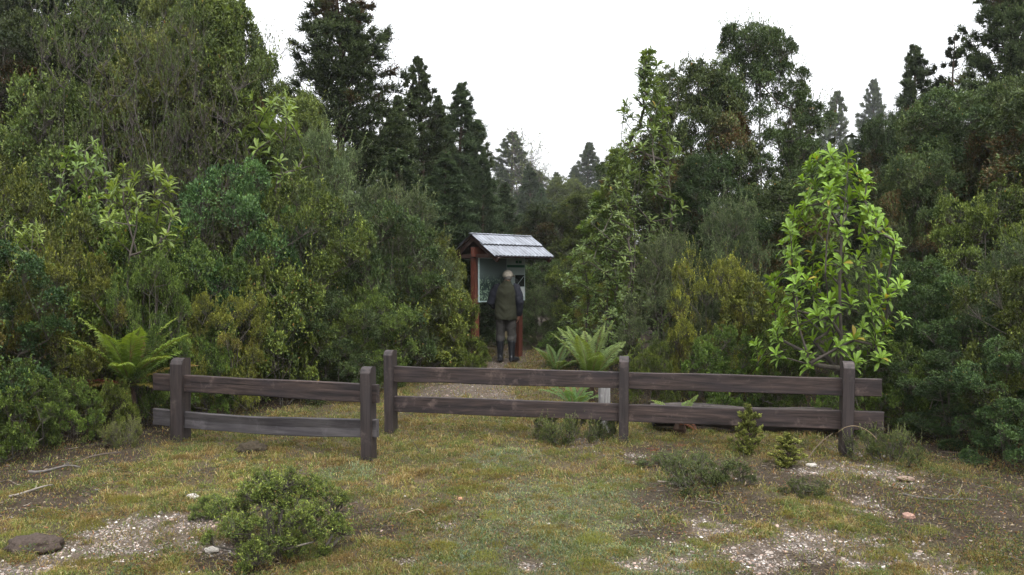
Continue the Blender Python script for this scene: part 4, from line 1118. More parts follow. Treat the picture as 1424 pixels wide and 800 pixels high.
def remeshed(g, name, mat, voxel, parent=None, sm=4, fold=0.0):
    o = link(name, g.mesh(name, mat, True))
    r = o.modifiers.new('r', 'REMESH'); r.mode = 'VOXEL'; r.voxel_size = voxel; r.use_smooth_shade = True
    s = o.modifiers.new('s', 'SMOOTH'); s.factor = .5; s.iterations = sm
    dg = bpy.context.evaluated_depsgraph_get(); dg.update()
    me = bpy.data.meshes.new_from_object(o.evaluated_get(dg)); old = o.data
    o.modifiers.clear(); o.data = me; bpy.data.meshes.remove(old); me.name = name
    if fold:
        n = len(me.vertices); co = np.empty(n * 3, np.float32); no = np.empty(n * 3, np.float32)
        me.vertices.foreach_get('co', co); me.vertices.foreach_get('normal', no); co = co.reshape(-1, 3); no = no.reshape(-1, 3)
        k = fbm(co[:, 0] * 7 + co[:, 2] * 4, co[:, 1] * 7, co[:, 2] * 15 - np.abs(co[:, 0]) * 12, 13, 2) - .5
        co = co + no * (k * fold)[:, None].astype(np.float32)
        me.vertices.foreach_set('co', co.ravel()); me.update()
    if parent: o.parent = parent
    return o


def tilt(P, lean=.06):     # the slight forward lean of the trunk above the hips
    P = np.array(P, float); k = np.clip(P[:, 2] - .92, 0, 1); P[:, 1] += k * lean * 1.6; P[:, 0] += k * .03; return P


px_, py_ = (703 - CX) / F * 15.2, 15.2
person = empty('person', (px_, py_, gz(px_, py_) + .0), 'person from behind in olive fleece, black boots and pale cap, reading the notice board', 'person', rz=math.radians(-6))
legL = [(-.085, .0, .93), (-.095, .015, .72), (-.1, .03, .5), (-.1, -.005, .3), (-.1, -.01, .09)]
legR = [(.085, 0, .93), (.1, .02, .72), (.115, .035, .5), (.12, -.03, .3), (.125, -.05, .09)]
armR = tilt([(.17, 0, 1.42), (.225, -.01, 1.3), (.265, -.02, 1.14), (.262, .03, 1.0), (.245, .085, .88)])
armL = tilt([(-.17, 0, 1.42), (-.235, -.01, 1.3), (-.29, .0, 1.13), (-.245, .11, 1.06), (-.16, .22, 1.06)])
torso = tilt([(0, 0, .86), (0, 0, .95), (0, .0, 1.05), (0, 0, 1.18), (0, 0, 1.3), (0, 0, 1.4), (0, 0, 1.46)])
def hand(g, w, d, palm_n, s=1.0):
    w = np.array(w); d = unit(np.array(d)); nrm = unit(np.cross(np.cross(d, palm_n), d)); sd = np.cross(d, nrm)
    g.loft([w, w + d * .03, w + d * .085], [.026, .04, .04], [.02, .017, .014], sides=10, up=nrm)
    for k, (o_, l_) in enumerate(((-.03, .07), (-.01, .082), (.011, .078), (.031, .06))):
        b = w + d * .08 + sd * o_; c_ = b + d * l_ * .55 + nrm * .008; e = c_ + unit(d * .8 + nrm * .6) * l_ * .5
        g.loft([b - d * .02, b, c_, e], [.0095, .0095, .0085, .007], sides=7, up=nrm)
    b = w + d * .025 - sd * .03
    g.loft([b, b + unit(d - sd * .8 + nrm * .4) * .035, b + unit(d - sd * .3 + nrm * .7) * .065], [.012, .011, .008], sides=7, up=nrm)
def body_geo():
    g = Geo()
    g.loft(torso, [.15, .155, .14, .145, .165, .15, .08], [.105, .105, .095, .1, .11, .1, .07], sides=20, up=(0, 1, 0))
    neck = tilt([(0, 0, 1.42), (0, .005, 1.5), (0.005, .02, 1.57)]); g.loft(neck, [.062, .055, .054], sides=12, up=(0, 1, 0))
    hc = tilt([(.01, .045, 1.625)])[0]
    g.blob(hc, (.073, .094, .112), 18, 14); g.blob(hc + np.array([.0, .03, -.065]), (.052, .06, .055), 14, 10)
    g.blob(hc + np.array([.0, .1, -.015]), (.013, .022, .026), 8, 6)          # nose
    g.blob(hc + np.array([.0, .086, -.062]), (.024, .01, .009), 8, 6)         # lips
    for sx in (-1, 1):
        g.blob(hc + np.array([sx * .075, -.005, -.01]), (.01, .02, .032), 8, 6)   # ears
    for leg, sx in ((legL, -1), (legR, 1)):
        g.loft(leg, [.085, .075, .055, .052, .038], sides=14, up=(0, 1, 0))
    g.loft([(-.1, -.06, .05), (-.1, .06, .045), (-.105, .17, .03)], [.035, .042, .036], [.04, .035, .022], sides=10)
    g.loft([(.11, -.09, .05), (.16, .02, .045), (.2, .1, .03)], [.035, .042, .036], [.04, .035, .022], sides=10)
    for arm in (armR, armL): g.loft(arm, [.055, .05, .042, .036, .026], sides=12, up=(0, 1, .1))
    hand(g, armR[-1], armR[-1] - armR[-2], (-1, .2, 0)); hand(g, armL[-1], armL[-1] - armL[-2] + np.array([.02, .02, 0]), (0, .3, -1))
    return g, hc
gb, hc = body_geo()
remeshed(gb, 'body', M['skin'], .0065, person, 3)
g = Geo()
g.loft(tilt([(0, -.0, .80), (0, 0, .86), (0, 0, .96), (0, 0, 1.08), (0, -.005, 1.2), (0, -.012, 1.32), (0, -.008, 1.42), (0, .0, 1.48), (0, .01, 1.535)]),
       [.215, .22, .215, .205, .205, .215, .195, .11, .08], [.145, .15, .145, .135, .138, .145, .13, .095, .078], sides=24, up=(0, 1, 0))
remeshed(g, 'jacket', M['olive'], .012, person, 3, .028)
for arm in (armR, armL):
    g = Geo(); a = np.array(arm); a[-1] = a[-2] + (a[-1] - a[-2]) * .97
    a0 = a[0] + np.array([-np.sign(a[0][0]) * .035, -.004, .0])
    g.loft(np.concatenate([[a0], a]), [.085, .096, .088, .08, .07, .056], sides=16, up=(0, 1, .1))
    o = remeshed(g, 'sleeve', M['navy'], .009, person, 2, .025)
g = Geo()
g.loft([(0, 0, 1.0), (0, 0, .92), (0, 0, .84)], [.175, .182, .18], [.125, .135, .13], sides=20, up=(0, 1, 0))
for leg in (legL, legR):
    P = np.array([leg[0], leg[1], leg[2], .6 * np.array(leg[2]) + .4 * np.array(leg[3]), leg[3]]); P[-1, 2] = .37
    g.loft(P, [.105, .1, .088, .092, .08], sides=16, up=(0, 1, 0))
remeshed(g, 'trousers', M['trouser'], .01, person, 3, .028)
for leg, toe in ((legL, [(-.1, -.075, .06), (-.1, .04, .055), (-.105, .12, .05), (-.105, .19, .04)]), (legR, [(.105, -.11, .06), (.155, -.01, .055), (.19, .06, .05), (.225, .13, .04)])):
    g = Geo(); a, b = np.array(leg[3]), np.array(leg[4])
    g.loft([a + [0, 0, .11], a + (b - a) * .2, a + (b - a) * .7, b + [0, -.01, -.02], b + [0, -.015, -.075]], [.074, .068, .056, .052, .048], sides=16, up=(0, 1, 0))
    g.loft(toe, [.045, .052, .054, .04], [.055, .052, .045, .034], sides=14)
    remeshed(g, 'boot', M['boot'], .009, person, 2)
g = Geo(); g.blob(hc + np.array([0, -.012, -.012]), (.081, .1, .1), 18, 12)
V = g.V[0]; V[:, 2] = np.maximum(V[:, 2], hc[2] - .06 - (V[:, 1] > hc[1] + .0) * -.07)
g.build('hair', M['hair'], person, True)
g = Geo(); g.blob((0, 0, 0), (.093, .112, .105), 24, 16)
V = g.V[0]; V[:, 2] = np.maximum(V[:, 2], -.028 + .02 * (V[:, 1] > 0))
g.loft([(0, .085, .0), (0, .14, -.006), (0, .185, -.022)], [.075, .07, .035], [.008, .007, .005], sides=14, up=(0, 0, 1))
g.blob((0, 0, .106), (.011, .011, .006), 8, 5)
o = g.build('cap', M['cap'], person, True, loc=hc + np.array([0, -.006, .022])); o.rotation_euler = (0, 0, -.6)
for sx in (-1, 1):
    g = Geo(); g.blob(hc + np.array([sx * .031, .084, .004]), (.012, .008, .008), 8, 6); g.build('eye', M['eye'], person, True)


# ------------------------------------------------------------------ ferns
def frond_geo(rng, ln, width, az, elev, arch, col, tipcol, pairs=34, twist=0.0):
    g = Geo(); t = np.linspace(0, 1, 18)
    dh = np.array([math.cos(az), math.sin(az), 0]); sd = np.array([-math.sin(az), math.cos(az), 0]); up = np.array([0, 0, 1.0])
    ang = elev - arch * t ** 1.3
    step = ln / (len(t) - 1)
    P = [np.zeros(3)]
    for i in range(1, len(t)): P.append(P[-1] + (dh * math.cos(ang[i]) + up * math.sin(ang[i])) * step)
    P = np.array(P); r = .0055 * (1 - t) + .0012
    g.tubes(P[:-1], P[1:], r[:-1], r[1:], 5, np.array([.12, .09, .035]))
    v = np.repeat(np.linspace(.1, .985, pairs), 2); s = np.tile([-1.0, 1.0], pairs)
    pos = np.stack([np.interp(v, t, P[:, k]) for k in range(3)], 1)
    an = np.interp(v, t, ang); T = dh * np.cos(an)[:, None] + up * np.sin(an)[:, None]; nn = -dh * np.sin(an)[:, None] + up * np.cos(an)[:, None]
    L = width * np.sin(np.clip(v * 2.2 + .22, 0, PI)) ** .75 * np.clip((1.04 - v) * 3.2, 0, 1) * (.9 + .2 * rng.random(len(v))) + .008
    ax = unit(sd * s[:, None] * .92 + T * .42 + nn * (.16 + twist * s[:, None] + rng.normal(size=(len(v), 1)) * .08))
    W = ln * .86 / pairs * 1.02 + 0 * v
    c = np.array(col) * (1 - v[:, None]) + np.array(tipcol) * v[:, None]
    broad_leaves(g, pos, ax, nn, L, W, c * (.8 + .4 * rng.random((len(v), 1))), droop=.28)
    return g


def fern(loc, n, ln, label, seed, fronds=None, green=((.06, .105, .018), (.15, .205, .03)), group=None, hz=.1, steep=0.0):
    rng = np.random.default_rng(seed)
    f = empty('fern', (*loc, gz(*loc)), label, 'fern', group)
    g = Geo()
    g.loft([(0, 0, -.06), (0, 0, hz * .6), (0, 0, hz + .03)], [.06, .07, .04], sides=10, col=(.04, .025, .018)); g.build('crown', M['bark'], f)
    for k in range(n):
        az = k * 2.39996 + rng.normal() * .15
        el = 1.32 - .5 * (k % 3) / 2 - .2 * rng.random() + steep; a_, b_ = green
        frond_geo(rng, ln * (.75 + .35 * rng.random()), ln * .145, az, el, .4 + .45 * rng.random(), a_, b_).build('frond', M['fern'], f, loc=(0, 0, hz))
    for (az, el, arch, l2, kind) in (fronds or []):
        a_, b_ = ((.10, .045, .014), (.13, .06, .02)) if kind == 'brown' else (((.13, .03, .012), (.15, .05, .018)) if kind == 'red' else ((.1, .1, .02), (.17, .11, .025)))
        o = frond_geo(rng, l2, l2 * .17, az, el, arch, a_, b_).build('frond', M['fern'], f, loc=(0, 0, hz - .01))
        o['label'] = {'brown': 'dead brown frond', 'red': 'dead rust red frond', 'tan': 'yellowing frond'}[kind]
    return f


fern((-4.06, 8.45), 19, .84, 'large bright green fern with arching fronds at the left end of the short fence', 3,
     [(PI * .42, 1.3, .2, .55, 'brown'), (PI * 1.1, .3, .6, .6, 'red'), (PI * .02, .5, .5, .75, 'tan'), (PI * .96, .1, .5, .6, 'red'), (PI * 1.2, .2, .5, .6, 'tan'), (-.3, .15, .5, .5, 'tan')], hz=.5)
fern((1.02, 10.4), 12, .86, 'tall upright light green fern behind the middle post of the long fence', 4, [(PI * 1.3, .4, .8, .6, 'tan')], ((.05, .088, .024), (.125, .17, .04)), hz=.2, steep=.2)
fern((.72, 9.25), 9, .5, 'smaller fern low behind the rails of the long fence', 5, None, ((.05, .1, .03), (.1, .17, .04)))
fern((1.75, 8.3), 5, .42, 'little fern peeping between the rails near the fallen log', 6, [(-1.2, .5, 1.0, .3, 'red')], ((.07, .12, .03), (.15, .21, .04)))
fern((.7, 12.6), 8, .6, 'fern at the path edge between the kiosk and the long fence', 7, None, ((.05, .09, .03), (.12, .17, .04)))
fern((1.5, 7.75), 0, .3, 'withered rust red fern lying beneath the long fence', 8, [(-2.4, .35, .6, .32, 'red'), (-1.1, .3, .5, .3, 'red'), (.2, .4, .6, .26, 'red'), (1.9, .3, .5, .28, 'red'), (3.4, .25, .4, .3, 'brown')], hz=-.03)

# ------------------------------------------------------------------ planting
NAMES = {'shrub': ('shrub', 'shrub'), 'tree': ('tree', 'tree'), 'conifer': ('conifer', 'conifer'), 'whorl': ('broadleaf_tree', 'tree'), 'bare': ('sapling', 'sapling'),
         'heath': ('heath_shrub', 'shrub'), 'seedling': ('conifer_seedling', 'seedling')}
GROUPS = {'shrub': 'small-leaved shrubs of the thicket', 'tree': 'small-leaved trees of the thicket', 'conifer': 'conifers around the clearing', 'whorl': 'trees with whorled leaves',
          'bare': 'half-bare saplings', 'heath': 'low heath shrubs of the clearing', 'seedling': 'conifer seedlings by the long fence'}
_rp = np.random.default_rng(77)
_seen = {}


def put(proto, px, d, ytop, wpx, label, rz=None):
    """a plant standing d metres away in column px, its top at photo row ytop, wpx photo pixels wide"""
    tr, cr, H, Wd = PROTO[proto]; kind = proto.split('_')[0]
    x = (px - CX) / F * d; y = d
    z = gz(x, y)
    h = EYE + (HY - ytop) / F * d - z
    o = empty(NAMES[kind][0], (x, y, z - .02), label, NAMES[kind][1], GROUPS[kind])
    sx = wpx / F * d / Wd
    o.scale = (sx, sx * (.9 + .2 * _rp.random()), h / H)
    o.rotation_euler = (0, 0, _rp.random() * 2 * PI if rz is None else rz)
    link('trunk', tr, o); link('crown', cr, o)
    return o


PLANTS = [
 # ---- left thicket, front row (from the left edge to the kiosk)
 ('shrub_b', -45, 7.6, 330, 230, 'dark green shrub at the photo\'s left edge, nearest of the left thicket'),
 ('shrub_e', 22, 7.3, 505, 120, 'low leafy bush on dark soil below the left thicket, left of the big fern'),
 ('shrub_c', 75, 8.5, 345, 180, 'olive shrub with rusty twigs standing left of the big fern'),
 ('shrub_a', 30, 9.4, 235, 200, 'rounded olive shrub behind the bushes left of the big fern'),
 ('shrub_e', 158, 8.1, 528, 62, 'small leafy bush right under the big fern'),
 ('shrub_e', 95, 7.9, 525, 80, 'small yellow-green bush at the foot of the big fern\'s left side'),
 ('shrub_f', 150, 9.6, 300, 170, 'looser, larger-leaved shrub directly behind the big fern'),
 ('shrub_a', 240, 9.9, 300, 190, 'dense shrub behind the left post of the short fence'),
 ('shrub_c', 318, 9.5, 405, 120, 'yellow-green bush behind the short fence\'s left half'),
 ('shrub_b', 330, 10.8, 235, 190, 'tall dense green shrub rising behind the middle of the short fence'),
 ('shrub_f', 392, 10.1, 375, 130, 'bright olive bush leaning over the middle of the short fence'),
 ('shrub_a', 425, 11.2, 255, 190, 'broad rounded shrub behind the right half of the short fence'),
 ('shrub_b', 462, 10.6, 405, 130, 'dark green bush behind the short fence\'s right post'),
 ('shrub_d', 455, 12.4, 195, 170, 'feathery pale-topped shrub under the big conifer'),
 ('shrub_b', 525, 12.2, 285, 170, 'blue-green billowing shrub left of the kiosk, lower of two'),
 ('shrub_a', 520, 11.3, 400, 120, 'low green bush behind the gap between the two fences'),
 ('shrub_d', 560, 13.2, 265, 150, 'silvery green shrub left of the kiosk, between billowing shrubs'),
 ('shrub_f', 585, 12.6, 385, 120, 'spreading bush left of the path behind the fence gap'),
 ('shrub_a', 603, 13.7, 330, 95, 'green shrub whose twigs reach toward the kiosk roof'),
 ('shrub_e', 632, 13.7, 415, 80, 'little shrub in front of the kiosk\'s left post'),
 ('shrub_a', 205, 8.75, 345, 110, 'olive shrub hiding the stem of the glossy whorl-leaved tree'),
 ('shrub_e', 285, 9.25, 470, 90, 'low bush between the big fern and short fence rails'),
 ('shrub_e', 655, 14.1, 468, 60, 'knee-high bush at the foot of the kiosk\'s left post'),
 # ---- left thicket, second row
 ('tree_b', -20, 12.2, 20, 230, 'dark tree at the photo\'s left edge, its crown over the olive shrubs'),
 ('tree_d', 85, 11.5, 120, 190, 'loose small-leaved tree above the olive shrub left of the big fern'),
 ('tree_a', 150, 12.8, 25, 210, 'slender tree behind the half-bare saplings above the big fern'),
 ('tree_d', 225, 12.2, 60, 180, 'open tree between half-bare saplings, sky showing through its top'),
 ('tree_a', 300, 12.8, -5, 190, 'pale-green tall tree whose top meets the white sky'),
 ('tree_b', 335, 13.2, 55, 130, 'dark rounded tree at the sky edge left of the big conifer'),
 ('tree_a', 405, 13.8, 130, 150, 'yellowish green tree in front of the big conifer\'s lower left'),
 ('conifer_c', 555, 15.2, 200, 165, 'feathery bushy conifer between the big conifer and the kiosk'),
 ('conifer_c', 620, 16.2, 205, 135, 'feathery low conifer behind the kiosk\'s left side'),
 ('whorl_tall', 305, 12.3, -12, 150, 'pale whorl-leaved tree against the sky at the top left'),
 ('whorl_small', 205, 9.1, 225, 120, 'glossy whorl-leaved tree above the big fern', ),
 ('whorl_small', 40, 8.6, 300, 70, 'small whorl-leaved tree at the left edge, above the low bush'),
 ('whorl_small', 385, 11.9, 125, 110, 'yellow-green whorl-leaved tree left of the big conifer'),
 ('whorl_small', 118, 9.9, 190, 90, 'whorl-leaved sapling tree among olive shrubs, left of the glossy one'),
 ('bare_a', 95, 11.0, 20, 70, 'half-bare grey sapling nearest the left edge'),
 ('bare_b', 165, 10.9, 75, 60, 'half-bare sapling with dark twigs above the big fern'),
 ('bare_a', 215, 11.2, 40, 70, 'dense half-bare sapling right of the dark-twigged one'),
 ('bare_a', 258, 11.4, 30, 60, 'tall half-bare sapling rising against the white sky'),
 ('bare_b', 305, 11.6, 105, 80, 'half-bare sapling with leaning pale branches before the dark rounded tree'),
 ('bare_b', 60, 8.3, 380, 40, 'thin grey sapling beside the low bush left of the fern'),
 # ---- left conifers
 ('conifer_a', -60, 15.5, -160, 200, 'dark conifer cut by the left edge of the photo, above the dark tree'),
 ('conifer_a', 95, 19.0, -110, 190, 'dark conifer between the corner conifer and the half-bare saplings'),
 ('tree_b', 205, 16.0, -60, 190, 'tall dark tree closing the canopy behind the half-bare saplings'),
 ('tree_a', 265, 15.0, -45, 170, 'tall olive tree right of the canopy-closing dark tree'),
 ('conifer_a', 30, 17.5, -120, 190, 'dark conifer in the upper left corner, its top beyond the picture'),
 ('conifer_b', 150, 18.0, -70, 150, 'dark conifer behind the half-bare saplings'),
 ('conifer_a', 470, 19.0, -75, 300, 'biggest conifer, dark with a rusty patch, its top cut by the upper edge'),
 ('conifer_b', 585, 21.0, 72, 135, 'pointed dark conifer just right of the biggest conifer'),
 ('conifer_c', 640, 22.5, 108, 135, 'pale-tipped conifer, third from the biggest toward the hazy gap'),
 ('conifer_b', 553, 20.0, 125, 110, 'conifer in the notch between the biggest and the pointed dark conifer'),
 ('conifer_c', 612, 21.8, 128, 100, 'conifer in the notch between the pointed dark one and the pale-tipped one'),
 ('conifer_b', 664, 23.5, 160, 95, 'dark conifer on the right shoulder of the pale-tipped conifer'),
 ('conifer_c', 672, 21.0, 205, 70, 'small conifer at the left side of the hazy gap'),
 ('bare_b', 375, 17.5, 60, 50, 'bare sapling in the sky notch left of the biggest conifer'),
 # ---- the hazy gap behind the kiosk
 ('conifer_b', 712, 90.0, 180, 115, 'narrow hazy conifer rising straight above the kiosk'),
 ('tree_c', 745, 87.5, 238, 85, 'faint hazy round-crowned tree between two hazy conifers'),
 ('conifer_c', 752, 57.5, 258, 60, 'short hazy conifer right of the kiosk roof'),
 ('tree_a', 786, 65.0, 250, 90, 'pale hazy bushy tree right of the kiosk, in the gap'),
 ('conifer_b', 818, 100.0, 194, 90, 'hazy pointed conifer at the right side of the gap'),
 ('conifer_c', 798, 104.0, 228, 56, 'small hazy conifer peeping beside the pointed one in the gap'),
 ('bare_b', 730, 85.0, 190, 50, 'hazy leafless sapling beside the narrow conifer above the kiosk'),
 ('bare_b', 760, 95.0, 235, 22, 'thin hazy dead sapling in the middle of the gap'),
 ('conifer_c', 700, 26.0, 250, 80, 'hazy conifer right behind the kiosk roof\'s left end'),
 ('conifer_c', 738, 62.0, 228, 80, 'hazy conifer just right of the narrow one above the kiosk'),
 ('conifer_b', 774, 90.0, 236, 62, 'faintest conifer in the middle of the hazy gap'),
 ('conifer_c', 842, 58.0, 222, 85, 'hazy conifer half hidden behind the whorl-leaved trees at the gap'),
 ('tree_b', 765, 24.0, 285, 120, 'green tree behind the kiosk\'s right eave'),
 ('tree_a', 818, 22.0, 268, 110, 'green tree at the foot of the hazy pointed conifer'),
 ('shrub_b', 765, 18.8, 365, 110, 'dark shrub at the right of the person, behind the kiosk'),
 ('shrub_a', 815, 17.5, 350, 110, 'rounded shrub right of the path, behind the tall fern'),
 ('shrub_d', 750, 17.2, 400, 60, 'grey-green bush touching the kiosk\'s right post'),
 ('shrub_b', 690, 18.4, 350, 110, 'dark shrub seen below the notice board, behind the kiosk'),
 ('shrub_c', 842, 15.0, 395, 80, 'brownish shrub between the tall fern and the tall whorled tree'),
 ('shrub_e', 790, 14.3, 455, 85, 'low bush at the right path edge, left of the tall fern'),
 # ---- right thicket
 ('whorl_tall', 900, 13.2, 68, 155, 'tall whorl-leaved tree with a thin spire top at the right of the gap'),
 ('whorl_tall', 855, 12.6, 205, 120, 'shorter whorl-leaved tree leaning into the hazy gap'),
 ('whorl_tall', 832, 12.9, 265, 120, 'low whorl-leaved tree at the path side, left of the two taller ones'),
 ('tree_b', 885, 16.2, 205, 130, 'dark tree behind the whorl-leaved spire'),
 ('tree_b', 965, 15.0, 95, 160, 'dark tree just right of the whorl-leaved spire'),
 ('tree_c', 1045, 15.5, 38, 265, 'wide dark open-crowned tree, tallest right of the gap'),
 ('conifer_a', 1112, 17.5, 120, 130, 'dark conifer-like tree at the right flank of the wide open-crowned tree'),
 ('tree_c', 985, 13.4, 215, 190, 'dark undergrowth tree below the wide open-crowned tree'),
 ('tree_b', 1085, 13.2, 255, 150, 'dark bushy tree behind the bright whorl-leaved tree\'s left side'),
 ('shrub_d', 925, 11.0, 330, 120, 'feathery grey-green shrub right of the tall fern'),
 ('shrub_c', 985, 10.6, 355, 120, 'rusty-tinged shrub behind the right span of the long fence'),
 ('shrub_d', 1010, 11.6, 285, 130, 'upright pale-tipped shrub behind the rusty-tinged one'),
 ('shrub_f', 1060, 10.3, 395, 120, 'dark green shrub left of the bright whorl-leaved tree\'s foot'),
 ('shrub_e', 1005, 9.6, 455, 100, 'low leafy bush behind the right span\'s middle'),
 ('shrub_e', 905, 9.9, 475, 75, 'low yellow-green bush just right of the middle post'),
 ('shrub_e', 1085, 9.4, 455, 80, 'bright low bush below the bright whorl-leaved tree'),
 ('whorl_bright', 1158, 8.9, 207, 188, 'bright yellow-green whorl-leaved tree behind the right end of the long fence', 0.6),
 ('whorl_small', 1215, 8.7, 462, 90, 'small bright whorl-leaved plant above the last fence post'),
 ('shrub_d', 1195, 10.2, 360, 130, 'shadowy shrub behind the bright whorl-leaved tree'),
 ('conifer_b', 1160, 90.0, 122, 84, 'hazy conifer, left one of two in the right-hand sky gap'),
 ('conifer_b', 1212, 104.0, 106, 88, 'palest hazy conifer, right one of two in the right-hand sky gap'),
 ('conifer_c', 1182, 100.0, 182, 36, 'small hazy conifer between the two in the right-hand sky gap'),
 ('tree_b', 1235, 14.5, 165, 110, 'olive tree below the palest hazy conifer'),
 ('conifer_c', 1272, 21.0, 55, 130, 'bluish conifer right of the right-hand sky gap'),
 ('conifer_d', 1325, 18.5, 40, 140, 'ragged dark conifer with bare upswept limbs'),
 ('conifer_a', 1395, 16.5, -110, 240, 'massive dark conifer in the upper right corner'),
 ('tree_b', 1330, 12.2, 130, 185, 'rounded dark tree below the ragged conifer'),
 ('tree_b', 1425, 11.6, 110, 165, 'dark tree at the right edge below the massive conifer'),
 ('tree_b', 1275, 11.0, 215, 130, 'dark green tree right of the bright whorl-leaved tree'),
 ('shrub_a', 1375, 9.8, 265, 190, 'dense dark shrub in the right thicket under the rounded dark tree'),
 ('shrub_b', 1275, 9.3, 365, 150, 'dark rounded shrub right of the bright whorl-leaved tree, chest high'),
 ('shrub_b', 1345, 8.6, 385, 150, 'dark shrub right of the long fence\'s end'),
 ('shrub_d', 1425, 8.2, 340, 170, 'fine-leaved shrub at the right edge of the photo'),
 ('shrub_e', 1262, 8.5, 478, 110, 'low dark bush touching the end of the long fence'),
 ('shrub_b', 1330, 7.9, 490, 150, 'low spreading dark bush in front of the right thicket'),
 ('shrub_b', 1412, 7.1, 475, 170, 'dark bush nearest the camera at the right edge'),
 ('shrub_e', 1170, 8.3, 520, 70, 'small bush behind the last fence post'),
 ('shrub_a', 1462, 7.3, 330, 230, 'olive shrub half cut off by the right edge of the photo'),
 ('tree_b', 1490, 10.2, 120, 260, 'dark tree mostly beyond the right edge of the photo'),
 ('shrub_c', -95, 7.2, 300, 210, 'yellowish shrub mostly beyond the left edge of the photo'),
 ('heath_low', 842, 8.1, 578, 55, 'tiny heath tuft at the foot of the pale post stub'),
 # ---- dwarf plants of the clearing
 ('heath', 385, 4.85, 662, 185, 'bushy low heath shrub in the near left of the clearing'),
 ('heath', 292, 5.5, 688, 62, 'little heath sprig at the left of the bushy low heath'),
 ('heath_low', 985, 6.25, 640, 130, 'thin spreading dark heath in front of the long fence'),
 ('heath_low', 1120, 6.1, 668, 70, 'small straggling heath on the gravel before the last post'),
 ('heath_low', 780, 8.0, 578, 90, 'low green heath patch under the long fence left of its middle post'),
 ('heath_low', 940, 7.0, 632, 100, 'sparse heath mat on dark soil before the middle post'),
 ('heath_low', 1235, 7.1, 600, 90, 'grey-green straggling heath past the last fence post'),
 ('heath_low', 172, 7.8, 588, 70, 'straggling bush at the foot of the short fence\'s left post'),
 ('seedling', 1043, 7.35, 548, 46, 'taller yellow-green conifer seedling in front of the lower rail'),
 ('seedling', 1098, 6.9, 592, 50, 'shorter green conifer seedling near the last fence post'),
]
for a in PLANTS:
    put(*a)

# far wood: reads as one dark mass behind the thickets
def far_wood():
    rng = np.random.default_rng(9); gl = Geo()
    n = 620
    ang = np.where(rng.random(n) < .5, rng.uniform(-1.15, -.13, n), rng.uniform(.15, 1.15, n)); d = 20 + 24 * rng.random(n)
    x = np.sin(ang) * d; y = np.cos(ang) * d
    h = 2.5 + 3.0 * rng.random(n)
    m = 90
    i = np.repeat(np.arange(n), m)
    u = rng.random(len(i)); a = rng.random(len(i)) * 2 * PI
    r = 1.5 * np.sqrt(rng.random(len(i))) * (1 - .6 * u)
    pos = np.stack([x[i] + np.cos(a) * r, y[i] + np.sin(a) * r, h[i] * u + .1], 1)
    ax = rand_dirs(rng, len(i)) + np.array([0, 0, .4])
    c = np.array([.035, .052, .025]) * (.6 + .8 * rng.random((len(i), 1)))
    diamond_leaves(gl, pos, unit(ax), np.tile([0, 0, 1.0], (len(i), 1)) + rng.normal(size=(len(i), 3)) * .6, .42 * (.6 + .7 * rng.random(len(i))), .2, c)
    return gl.build('far_wood', M['leaf'])
tag(far_wood(), 'dark wood behind the nearer trees', 'wood', kind='stuff')

# ------------------------------------------------------------------ misty air
g = Geo(); g.box((236, 236, 36), (0, 0, 16.8))
hm, nt, p, out = newmat('haze')
nt.nodes.remove(p)
pv = N(nt, 'ShaderNodeVolumePrincipled'); pv.inputs['Color'].default_value = (.95, .97, 1, 1); pv.inputs['Density'].default_value = 0.0004; pv.inputs['Anisotropy'].default_value = .2
nt.links.new(pv.outputs[0], out.inputs['Volume'])
hz = g.build('haze', hm); tag(hz, kind='stuff')

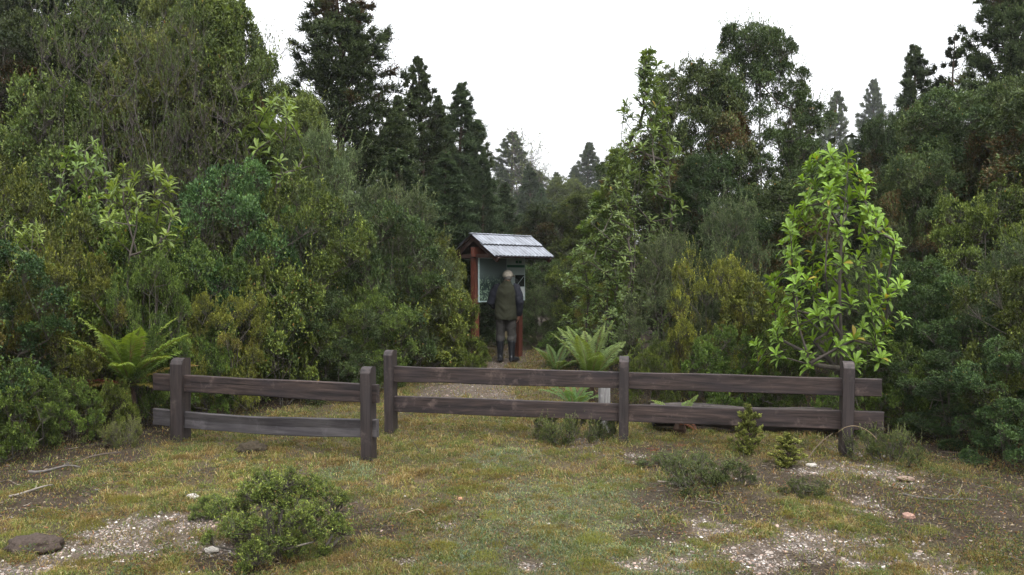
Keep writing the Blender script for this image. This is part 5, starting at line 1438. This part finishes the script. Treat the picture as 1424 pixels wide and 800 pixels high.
# ------------------------------------------------------------------ overcast sky and veiled sun
EL, AZ = math.radians(58), math.radians(150)
w = bpy.data.worlds.new('World'); sc.world = w; w.use_nodes = True
nt = w.node_tree; bg = nt.nodes['Background']
sky = N(nt, 'ShaderNodeTexSky', sky_type='NISHITA'); sky.sun_disc = False; sky.sun_elevation = EL; sky.sun_rotation = AZ
sky.air_density = 1.0; sky.dust_density = 4.0; sky.ozone_density = 1.0
hs = N(nt, 'ShaderNodeHueSaturation'); hs.inputs['Saturation'].default_value = .12
cl = N(nt, 'ShaderNodeMix', data_type='RGBA'); cl.inputs['Factor'].default_value = .55; cl.inputs['B'].default_value = (9.2, 9.4, 9.8, 1)   # an even cloud deck over the sky
nt.links.new(sky.outputs[0], hs.inputs['Color']); nt.links.new(hs.outputs[0], cl.inputs['A'])
# overcast luminance: the zenith about three times as bright as the horizon
tc = N(nt, 'ShaderNodeTexCoord'); sp = N(nt, 'ShaderNodeSeparateXYZ'); nt.links.new(tc.outputs['Generated'], sp.inputs[0])
mr = N(nt, 'ShaderNodeMapRange'); mr.inputs['From Min'].default_value = 0; mr.inputs['From Max'].default_value = 1; mr.inputs['To Min'].default_value = .78; mr.inputs['To Max'].default_value = 2.9
nt.links.new(sp.outputs['Z'], mr.inputs['Value'])
sc_ = N(nt, 'ShaderNodeVectorMath', operation='SCALE'); nt.links.new(cl.outputs['Result'], sc_.inputs[0]); nt.links.new(mr.outputs[0], sc_.inputs['Scale'])
nt.links.new(sc_.outputs[0], bg.inputs['Color'])
bg.inputs['Strength'].default_value = .13
sl = bpy.data.lights.new('sun', 'SUN'); sl.energy = 1.2; sl.angle = math.radians(30); sl.color = (1, .97, .92)
so = bpy.data.objects.new('sun', sl); COL.objects.link(so)
so.rotation_euler = (PI / 2 - EL, 0, PI - AZ)

# ------------------------------------------------------------------ camera
cd = bpy.data.cameras.new('camera'); cam = bpy.data.objects.new('camera', cd); COL.objects.link(cam)
cd.sensor_width = 36; cd.lens = 36 * F / 1424; cd.clip_end = 600; cd.clip_start = .05
cam.location = (0, 0, EYE); cam.rotation_euler = (PI / 2 - math.atan((400 - HY) / F), 0, 0)
sc.camera = cam

sc.view_settings.view_transform = 'Standard'; sc.view_settings.look = 'None'; sc.view_settings.exposure = 0.58; sc.view_settings.gamma = 1
c = sc.cycles
c.max_bounces = 6; c.diffuse_bounces = 3; c.glossy_bounces = 2; c.transmission_bounces = 4; c.transparent_max_bounces = 4; c.volume_bounces = 1
c.use_denoising = True; c.denoiser = 'OPENIMAGEDENOISE'; c.denoising_input_passes = 'RGB_ALBEDO_NORMAL'; c.denoising_prefilter = 'ACCURATE'
c.caustics_reflective = False; c.caustics_refractive = False
